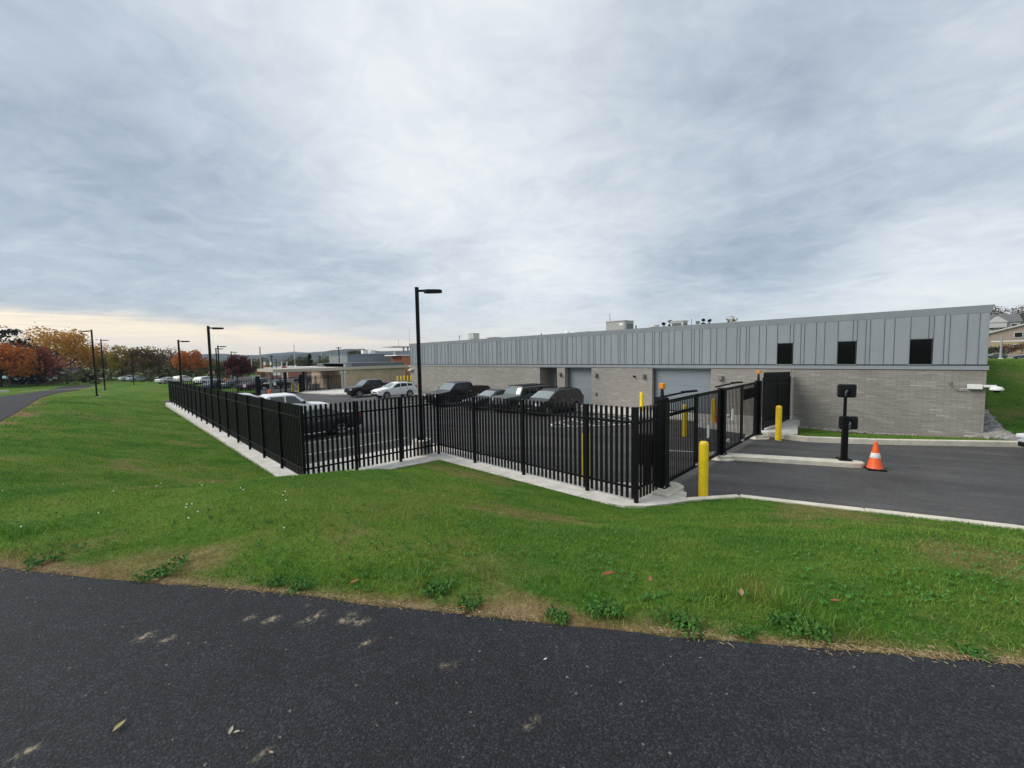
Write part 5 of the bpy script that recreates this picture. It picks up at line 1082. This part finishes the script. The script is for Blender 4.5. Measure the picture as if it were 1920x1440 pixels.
def apartment():
    p = at(1856, 170); r = thing('apartment_block', 'pale apartment block with balconies and a dormer behind the building corner', 'building', (p.x+1, p.y, 1.75), R_(4)); r.scale = (1.5, 1.5, 1.5)
    wl = mat_or('white_siding', (.42, .43, .42), .8); MB().box((-8, 5, 4.), (24, 10, 8.6)).build('wall', wl, r)
    MB().add([(-20.4, -.4, 8.2), (4.4, -.4, 8.2), (4.4, 10.4, 8.2), (-20.4, 10.4, 8.2), (-20.4, 5, 10.6), (4.4, 5, 10.6)], [(0, 1, 5, 4), (2, 3, 4, 5), (0, 4, 3), (1, 2, 5), (3, 2, 1, 0)]).build('roof', RT, r)
    MB().prism([(-1.6, -.9), (1.6, -.9), (1.6, 1.), (-1.6, 1.)], 6.8, 8.2).add([(-1.9, -1.1, 8.2), (1.9, -1.1, 8.2), (0, -1.1, 9.8), (-1.9, 3, 8.2), (1.9, 3, 8.2), (0, 3, 9.8)], [(0, 1, 2), (5, 4, 3), (0, 2, 5, 3), (1, 4, 5, 2), (0, 3, 4, 1)]).build('dormer', wl, r)
    for z in (1.2, 3.9, 6.6):
        for x in (-3.6, -1., 1., 3.): 
            f = MB().box((x, -.02, z+.4), (1.2, .1, 1.5)).build('window', mat_or('far_frame', (.5, .5, .48)), r); MB().box((x, -.08, z+.4), (.9, .05, 1.2)).build('pane', DGLASS, f)
        if z < 6: MB().box((-.4, -.9, z-.55), (3.8, 1.7, .16)).box((-.4, -1.7, z-.05), (3.8, .06, .9)).build('balcony', PAPER, r)
    p = at(1925, 152); r = thing('apartment_block', 'tan gabled apartment wing at the right edge behind the hedges', 'building', (p.x-.3, p.y, 1.85), R_(4)); r.scale = (1.5, 1.5, 1.5)
    w2 = mat_or('tan_siding', (.32, .25, .21), .85); MB().prism([(-6, 0), (9, 0), (9, 9), (-6, 9)], -1, 5.2).build('wall', w2, r); MB().box((1.5, -.06, 2.9), (15., .12, .22)).build('band_course', PAPER, r); MB().box((1.5, -.03, 1.3), (15., .07, 2.9)).build('lower_wall', mat_or('tan_block', (.36, .28, .17), .9), r)
    MB().add([(-6, 0, 5.2), (9, 0, 5.2), (1.5, 0, 7.6), (-6, 9, 5.2), (9, 9, 5.2), (1.5, 9, 7.6)], [(0, 1, 2), (5, 4, 3), (0, 3, 4, 1)]).build('gable', w2, r)
    for s in (-1, 1): MB().add([(1.5, -.5, 7.75), (1.5+s*8.1, -.5, 5.15), (1.5+s*8.1, 9.5, 5.15), (1.5, 9.5, 7.75), (1.5, -.5, 7.5), (1.5+s*8.1, -.5, 4.9), (1.5+s*8.1, 9.5, 4.9), (1.5, 9.5, 7.5)], [(0, 1, 2, 3), (7, 6, 5, 4), (0, 4, 5, 1), (1, 5, 6, 2), (2, 6, 7, 3)]).build('roof', mat_or('pale_roof_edge', (.42, .40, .37), .8), r)
    for x, z in ((-1.6, 4.4), (-1.6, 1.4), (2.5, 4.4), (2.5, 1.4)):
        f = MB().box((x, -.08, z), (1.5, .1, 1.4)).build('window', mat_or('far_frame', (.5, .5, .48)), r); MB().box((x, -.14, z), (1.2, .05, 1.1)).build('pane', DGLASS, f)
apartment()
p = at(1873, 96); r = thing('street_pole', 'pale grey street pole on the verge of the upper road', 'pole', (p.x, p.y, .45)); r.scale = (1.6, 1.6, 1.75); MB().tube([(0, 0, 0), (0, 0, 1.2), (0, 0, 3.3)], [.2, .13, .11], 10).build('pole', GREY, r); MB().lathe([(.3, 0), (.3, .35), (.22, .5)], 10).build('pole_base', LGREY, r)
p = at(491, 118); r = thing('utility_pole', 'tall pale utility pole with a signal arm near the far gate', 'pole', (p.x, p.y, -1.3)); MB().tube([(0, 0, 0), (0, 0, 9.)], [.22, .15], 8).build('pole', mat_or('pale_wood', (.36, .32, .28), .9), r)
q = at(512, 118); d = (Vector((q.x, q.y, 0))-Vector((p.x, p.y, 0))); MB().bar((0, 0, 4.1), (d.x, d.y, 4.1), .1, .1).build('signal_arm', LGREY, r)
for f in (.35, .9): MB().box((d.x*f, d.y*f, 4.2), (.45, .45, 1.0)).build('traffic_signal', PAPER, r)
for u, D, h, lab in ((555, 150, 10.5, 'slim pale mast behind the far canopy, left of the conifer'), (474, 130, 5.8, 'thin pale mast left of the utility pole'), (605, 165, 8.5, 'thin pale mast right of the conifer')):
    p = at(u, D); r = thing('mast', lab, 'mast', (p.x, p.y, -1.5)); MB().tube([(0, 0, 0), (0, 0, h)], [.16, .1], 6).build('pole', LGREY, r); MB().tube([(0, 0, h), (0, 0, h+1.2)], .05, 5).build('tip', LGREY, r)
p = at(535, 100); r = thing('framed_sign', 'red sign in a tall white frame left of the brick building', 'sign', (p.x, p.y, -1.2), R_(45))
for x in (-.65, .65): MB().box((x, 0, 2.3), (.16, .16, 4.6)).build('frame_post', PAPER, r)
MB().box((0, 0, 2.6), (1.15, .1, 1.5)).build('sign_panel', RED, r); MB().box((0, -.07, 2.5), (.9, .03, .25)).build('white_stripe', PAPER, r)
p = at(479, 92); r = thing('utility_cabinet', 'pale green utility cabinet beyond the far fence', 'cabinet', (p.x, p.y, -1.), R_(45)); MB().box((0, 0, .8), (1.0, .8, 1.2)).build('cabinet_body', mat_or('pale_green', (.42, .48, .44)), r); MB().box((.75, .1, .9), (.45, .6, 1.3)).build('side_box', mat_or('pale_green', (.42, .48, .44)), r)
p = at(398, 72); r = thing('stop_sign', 'red octagonal stop sign beside the second nearest lamp post', 'stop sign', (p.x, p.y, -1.), math.atan2(p.y, p.x)-R_(90)+math.pi)
MB().tube([(0, 0, 0), (0, 0, 2.9)], .04, 6).build('post', STEEL, r)
oc = [(math.cos(R_(22.5+45*i)), math.sin(R_(22.5+45*i))) for i in range(8)]
def octa(s, y0, y1): return MB().add([(a*s, y0, 2.75+b*s) for a, b in oc]+[(a*s, y1, 2.75+b*s) for a, b in oc], [tuple(range(8)), tuple(range(8, 16))[::-1]]+[(i, (i+1) % 8, 8+(i+1) % 8, 8+i) for i in range(8)])
octa(.42, .03, .05).build('sign_border', PAPER, r); octa(.385, .048, .062).build('sign_plate', RED, r)
def text(s, size, loc, rot, m, parent, name='lettering'):
    cu_ = bpy.data.curves.new(name, 'FONT'); cu_.body = s; cu_.size = size; cu_.align_x = 'CENTER'; cu_.align_y = 'CENTER'; cu_.extrude = .006
    o = bpy.data.objects.new(name, cu_); C.objects.link(o); dg = bpy.context.evaluated_depsgraph_get(); me = bpy.data.meshes.new_from_object(o.evaluated_get(dg)); bpy.data.objects.remove(o); bpy.data.curves.remove(cu_)
    me.materials.clear(); me.materials.append(m); o = ob(name, me, parent, loc); o.rotation_euler = rot; return o
text('STOP', .30, (0, .066, 2.75), (R_(90), 0, R_(180)), PAPER, r)
p = at(423, 74); r = thing('work_sign', 'orange diamond sign behind the far fence', 'sign', (p.x, p.y, -1.), math.atan2(p.y, p.x)-R_(90)); MB().tube([(0, 0, 0), (0, 0, 1.1)], .03, 6).build('post', STEEL, r); MB().add([(0, -.02, .9), (.42, -.02, 1.35), (0, -.02, 1.8), (-.42, -.02, 1.35), (0, .02, .9), (.42, .02, 1.35), (0, .02, 1.8), (-.42, .02, 1.35)], [(0, 1, 2, 3), (7, 6, 5, 4), (0, 4, 5, 1), (1, 5, 6, 2), (2, 6, 7, 3), (3, 7, 4, 0)]).build('sign_plate', mat_or('sign_orange', (.75, .22, .03)), r)
# ---------------------------------------------------------------- stones
def stones(name, lab, pts, m):
    mb = MB(); rng = random.Random(5); ico = bmesh.new(); bmesh.ops.create_icosphere(ico, subdivisions=1, radius=1.); iv = [v.co.copy() for v in ico.verts]; fi = [tuple(v.index for v in f.verts) for f in ico.faces]; ico.free()
    for x, y, z, s in pts:
        sx, sy, sz = s*rng.uniform(.7, 1.4), s*rng.uniform(.7, 1.3), s*rng.uniform(.4, .7); a = rng.uniform(0, 6)
        mb.add([(x+(v.x*math.cos(a)-v.y*math.sin(a))*sx*rng.uniform(.85, 1.15), y+(v.x*math.sin(a)+v.y*math.cos(a))*sy, z+v.z*sz) for v in iv], fi)
    o = mb.build(name, m); tag(o, lab, 'stones'); o['kind'] = 'stuff'
STONE = mat('pale_stone', (.25, .24, .22), .9, var=.6, vscale=7)
rg = random.Random(9); pts = []
for i in range(420):
    y = 24.0+5.2*rg.random()**1.3; x = XR+.02+(.62-.05*(y-24.))*rg.random()*(1.25-.12*(y-24)); 
    if y < 24.9 and x < XR+.05: continue
    pts.append((x, y, float(height(x, y))+.04, rg.uniform(.07, .19)))
for i in range(90): x = XR-.5+1.2*rg.random(); y = 24.2+.6*rg.random(); pts.append((x, y, float(height(x, y))+.03, rg.uniform(.05, .12)))
stones('riprap', 'heap of pale broken stones against the end of the brick wall', pts, STONE)
pts = []
for i in range(260): x = -4.7+4.2*rg.random()**1.2; y = 24.3+.5*rg.random(); pts.append((x, y, float(height(x, y))+.03, rg.uniform(.03, .09)))
stones('pebble_strip', 'strip of pale pebbles along the foot of the brick wall', pts, STONE)
# ---------------------------------------------------------------- grass blades
def blades():
    rng = np.random.default_rng(21); az0 = math.atan2(cf[1], cf[0]); n0, r0, r1, ex = 5200., 2.15, 70., 1.75; rs = 4.2
    rg_ = np.linspace(r0, r1, 4000); pdf = n0*np.minimum(1, (rs/rg_)**ex)*rg_; cdf = np.cumsum(pdf)*(rg_[1]-rg_[0]); spread = R_(118); N = int(cdf[-1]*spread)
    r = np.interp(rng.uniform(0, cdf[-1], N), cdf, rg_); a = az0+rng.uniform(-spread/2, spread/2, N); x, y = r*np.cos(a), r*np.sin(a)
    d = dsite(x, y); ps = pathside(x, y); dr = dryness(x, y)
    dk = (x+3.49)*-.56+(y-19.74)*.83
    keep = (d > .0) & (ps > .0) & ~((x > XL) & (x < XR) & (y > 24.8)) & ~((dk > .0) & (dk < .2) & (y > 18)) & (rng.uniform(0, 1, N) > np.clip(dr*.5*(ps < 2.5), 0, .75)) & ~((dk > 0) & (y > 24.0) & (x < 2.0))
    x, y, r, dr, ps = x[keep], y[keep], r[keep], dr[keep], ps[keep]; n = len(x); z = height(x, y)
    cl = vnoise(x, y, 2.6, 11)*.6+vnoise(x, y, .7, 12)*.5
    h = rng.uniform(.6, 1.25, n)*(.020+.030*np.clip(cl, 0, 1))*(1-.45*np.clip(dr, 0, 1))*(1+.25*(r > 12)); tuft = sm((vnoise(x, y, 3.3, 31)-.62)/.2)*sm(1-(ps-.1)/1.3); h = h*(1+1.1*tuft); w = .0042*np.maximum(1, r/4.2)**.86*rng.uniform(.7, 1.3, n)
    t = rng.uniform(0, 2*math.pi, n); lean = rng.uniform(.15, 1.0, n)*h; lt = rng.uniform(0, 2*math.pi, n)
    ux, uy = np.cos(t)*w/2, np.sin(t)*w/2; lx, ly = np.cos(lt)*lean, np.sin(lt)*lean; z = z-.01
    V = np.empty((n, 5, 3), np.float32)
    V[:, 0] = np.stack([x-ux, y-uy, z], 1); V[:, 1] = np.stack([x+ux, y+uy, z], 1)
    V[:, 2] = np.stack([x+ux*.75+lx*.35, y+uy*.75+ly*.35, z+h*.6], 1); V[:, 3] = np.stack([x-ux*.75+lx*.35, y-uy*.75+ly*.35, z+h*.6], 1); V[:, 4] = np.stack([x+lx, y+ly, z+h], 1)
    me = bpy.data.meshes.new('grass'); b = np.arange(n)*5
    loops = np.stack([b, b+1, b+2, b+3, b+3, b+2, b+4], 1).astype(np.int32).ravel(); st = (np.arange(n)[:, None]*7+np.array([0, 4])[None]).astype(np.int32).ravel()
    me.vertices.add(5*n); me.vertices.foreach_set('co', V.ravel()); me.loops.add(7*n); me.loops.foreach_set('vertex_index', loops); me.polygons.add(2*n); me.polygons.foreach_set('loop_start', st)
    me.update(calc_edges=True); me.validate()
    f = me.attributes.new('rnd', 'FLOAT', 'FACE'); f.data.foreach_set('value', np.repeat(rng.uniform(0, 1, n), 2).astype(np.float32))
    f = me.attributes.new('dry', 'FLOAT', 'POINT'); f.data.foreach_set('value', np.repeat(dr, 5).astype(np.float32))
    me.materials.append(BLADE); o = ob('grass', me); tag(o, 'short green lawn grass with straw patches along the path', 'grass'); o['kind'] = 'stuff'; print('blades', n)
blades()
def pathpt(u, v, z=2.05):
    d = np.array(RW @ np.array([u-960, v-720, FPX])); t_ = (z-EYE)/d[2]; return d*t_
def flat_leaves(name, lab, cat, m, spots, lw, ll, col=None, kind='stuff'):      # many little leaves joined
    V = []; F = []; rn = []
    for x, y, s in spots:
        z = float(height(x, y)); k = random.randint(7, 12)
        for i in range(k):
            a = random.uniform(0, 6.28); q = random.uniform(.4, 1.)*s; ex, ey = math.cos(a), math.sin(a); o = len(V); w = lw*s*.8
            V += [(x+ex*q*.15, y+ey*q*.15, z+.01), (x+ex*q*.6-ey*w, y+ey*q*.6+ex*w, z+.02+q*.38), (x+ex*q, y+ey*q, z+.012+q*.22), (x+ex*q*.6+ey*w, y+ey*q*.6-ex*w, z+.02+q*.36)]; F.append((o, o+1, o+2, o+3)); rn.append(random.random())
    me = bpy.data.meshes.new(name); me.from_pydata(V, [], F); a_ = me.attributes.new('rnd', 'FLOAT', 'FACE'); a_.data.foreach_set('value', rn); me.materials.append(m); return me
# broad-leaved weeds along the path edge: each its own plant
WG = 'weed clumps along the path edge'
for u, v, s, lab in ((300, 1078, .2, 'spreading weed with white flowers at the path edge, left part'), (70, 1058, .14, 'small weed at the path edge near the left side'), (560, 1102, .13, 'bushy weed clump on the bare edge left of centre'), (520, 1095, .11, 'smaller weed just left of the bushy clump'), (815, 1112, .16, 'largest dark tuft on the bare edge near the middle'),
    (880, 1132, .13, 'grey-green weed right of the largest dark tuft'), (1045, 1158, .12, 'weed leaning over the asphalt near the middle'), (1120, 1148, .15, 'wide-leaved weed right of the middle'), (1275, 1172, .16, 'dark weed clump at the edge right of centre'), (1395, 1195, .09, 'small weed with upright leaves at the edge'), (1500, 1180, .17, 'wide low weed on the dry edge to the right'), (1820, 1228, .1, 'small pale weed near the right end of the edge')):
    p = pathpt(u, v); x, y = p[0], p[1]; z0 = float(height(x, y)); mm = flat_leaves('weed', '', '', WEED, [(x+random.gauss(0, s*.34), y+random.gauss(0, s*.28), s*random.uniform(.25, .55)) for _ in range(16)], .15, 0)
    mm.transform(Matrix.Translation((-x, -y, -z0))); tag(ob('weed', mm, None, (x, y, z0)), lab, 'weed', WG)
spots = []
for _ in range(900):
    u, v = random.uniform(0, 1920), random.uniform(960, 1200); p = pathpt(u, v, 1.8); x, y = p[0], p[1]
    if float(dsite(np.array([x]), np.array([y]))[0]) > .3 and float(pathside(np.array([x]), np.array([y]))[0]) > .12 and float(vnoise(np.array(x), np.array(y), 1.3, 15)) > .5: spots.append((x, y, random.uniform(.015, .03)))
o = ob('clover', flat_leaves('clover', '', '', CLOV, spots, .42, 0)); tag(o, 'clover leaves scattered through the lawn near the path', 'clover'); o['kind'] = 'stuff'
mb = MB(); 
for _ in range(24):
    u, v = random.uniform(0, 560), random.uniform(860, 1080); p = pathpt(u, v, 1.7); x, y = p[0], p[1]
    if float(dsite(np.array([x]), np.array([y]))[0]) > .4 and float(pathside(np.array([x]), np.array([y]))[0]) > .15: mb.box((x, y, float(height(x, y))+.06), (.011, .011, .010), random.random())
o = mb.build('clover_flowers', PAPER); tag(o, 'tiny white clover flowers dotted over the left part of the lawn', 'flowers'); o['kind'] = 'stuff'
# straw litter along the ragged edge of the asphalt
def straw():
    rng = np.random.default_rng(77); mb = MB(); A = [Vector((p[0], p[1], 0)) for p in PATH if -9 < p[0] < 1.5]; m = 0; T = []
    seg = [(A[i], A[i+1], (A[i+1]-A[i]).length) for i in range(len(A)-1)]; tot = sum(q[2] for q in seg)
    for _ in range(11000):
        u = rng.uniform(0, tot)
        for a, b, l in seg:
            if u <= l: break
            u -= l
        p = a+(b-a)*(u/l); d = (b-a).normalized(); nn = Vector((-d.y, d.x, 0)); o = -abs(rng.normal(0, .11)) if rng.uniform() < .93 else rng.uniform(0, .05)
        x, y = p.x+nn.x*o, p.y+nn.y*o
        if float(vnoise(np.array(x), np.array(y), 2.1, 41)) < .30: continue
        z = float(plateau(np.array(x), np.array(y)))-.012+(.03 if o > -.03 else 0)+rng.uniform(0, .014); L = rng.uniform(.008, .045)*rng.uniform(.5, 1); q = rng.uniform(0, 6.28); w = rng.uniform(.0007, .0016); cx, sx = math.cos(q), math.sin(q); dz_ = rng.uniform(-.008, .008)
        mb.add([(x-sx*w, y+cx*w, z), (x+sx*w, y-cx*w, z), (x+cx*L+sx*w, y+sx*L-cx*w, z+dz_), (x+cx*L-sx*w, y+sx*L+cx*w, z+dz_), (x+cx*L*.5, y+sx*L*.5, z+.003+dz_*.5)], [(0, 1, 4), (1, 2, 4), (2, 3, 4), (3, 0, 4)])
    o = mb.build('straw', mat('dry_straw', (.33, .25, .14), .85, var=.5, vscale=90)); tag(o, 'dry straw and dead grass scattered along the ragged asphalt edge', 'straw'); o['kind'] = 'stuff'
straw()
# fallen leaves on the asphalt and in the grass
def dead_leaf(u, v, L, col, a, lab, z=None, curl=.25):
    p = pathpt(u, v); zz = float(plateau(p[0], p[1]))+.034 if z is None else float(height(p[0], p[1]))+z
    out = [(0, 0), (.25, .16), (.5, .2), (.75, .13), (1, 0), (.75, -.13), (.5, -.2), (.25, -.16)]; V = [(x*L, y*L, L*curl*abs(y)*1.6+L*.12*x*x) for x, y in out]+[(.5*L, 0, .01*L)]
    mb = MB().add(V, [(i, (i+1) % 8, 8) for i in range(8)]); mb.add([(x, y, z-.0015) for x, y, z in V], [((i+1) % 8, i, 8) for i in range(8)]); o = mb.build('leaf', DEAD, None, (p[0], p[1], zz), a); o.color = c4(col); tag(o, lab, 'leaf', 'fallen leaves')
dead_leaf(212, 1386, .052, (.50, .40, .20), 2.2, 'single pale yellow leaf on the asphalt near the lower left corner')
dead_leaf(430, 1392, .038, (.48, .42, .34), 2.6, 'first of two small pale leaf scraps on the asphalt, the larger one'); dead_leaf(438, 1388, .026, (.55, .48, .40), 1.0, 'second of two small pale leaf scraps on the asphalt, the smaller one')
dead_leaf(505, 1424, .025, (.42, .30, .22), .4, 'tiny brown leaf scrap at the bottom edge of the asphalt')
dead_leaf(1019, 1249, .022, (.7, .7, .66), 1.2, 'small white scrap on the asphalt right of the middle')
dead_leaf(863, 1147, .05, (.30, .09, .04), .3, 'red-brown leaf at the edge of the asphalt near the middle')
dead_leaf(1128, 1079, .10, (.32, .11, .05), .9, 'large rusty leaf lying in the grass right of the middle', .05); dead_leaf(1218, 1092, .07, (.30, .16, .08), 2., 'brown leaf in the grass farther right', .05); dead_leaf(655, 1102, .07, (.35, .17, .08), 1.4, 'tan leaf on the dry edge left of the middle', .03)
dead_leaf(1390, 1122, .08, (.36, .24, .15), 1.9, 'pale brown curled leaf in the grass right of centre', .05); dead_leaf(1555, 1132, .06, (.34, .13, .06), .5, 'small rusty leaf in the grass toward the right', .05)
# ---------------------------------------------------------------- air
m = bpy.data.materials.new('haze'); m.use_nodes = True; t = NT(m.node_tree); t.n.clear(); pv = t.new('ShaderNodeVolumePrincipled'); pv.inputs['Color'].default_value = (.58, .72, 1., 1); pv.inputs['Density'].default_value = HAZE; pv.inputs['Anisotropy'].default_value = .1
o_ = t.new('ShaderNodeOutputMaterial'); t.l.new(pv.outputs[0], o_.inputs['Volume'])
if HAZE: struct(MB().box((0, 0, 65.), (9400, 9400, 170.)).build('haze', m), 'stuff')
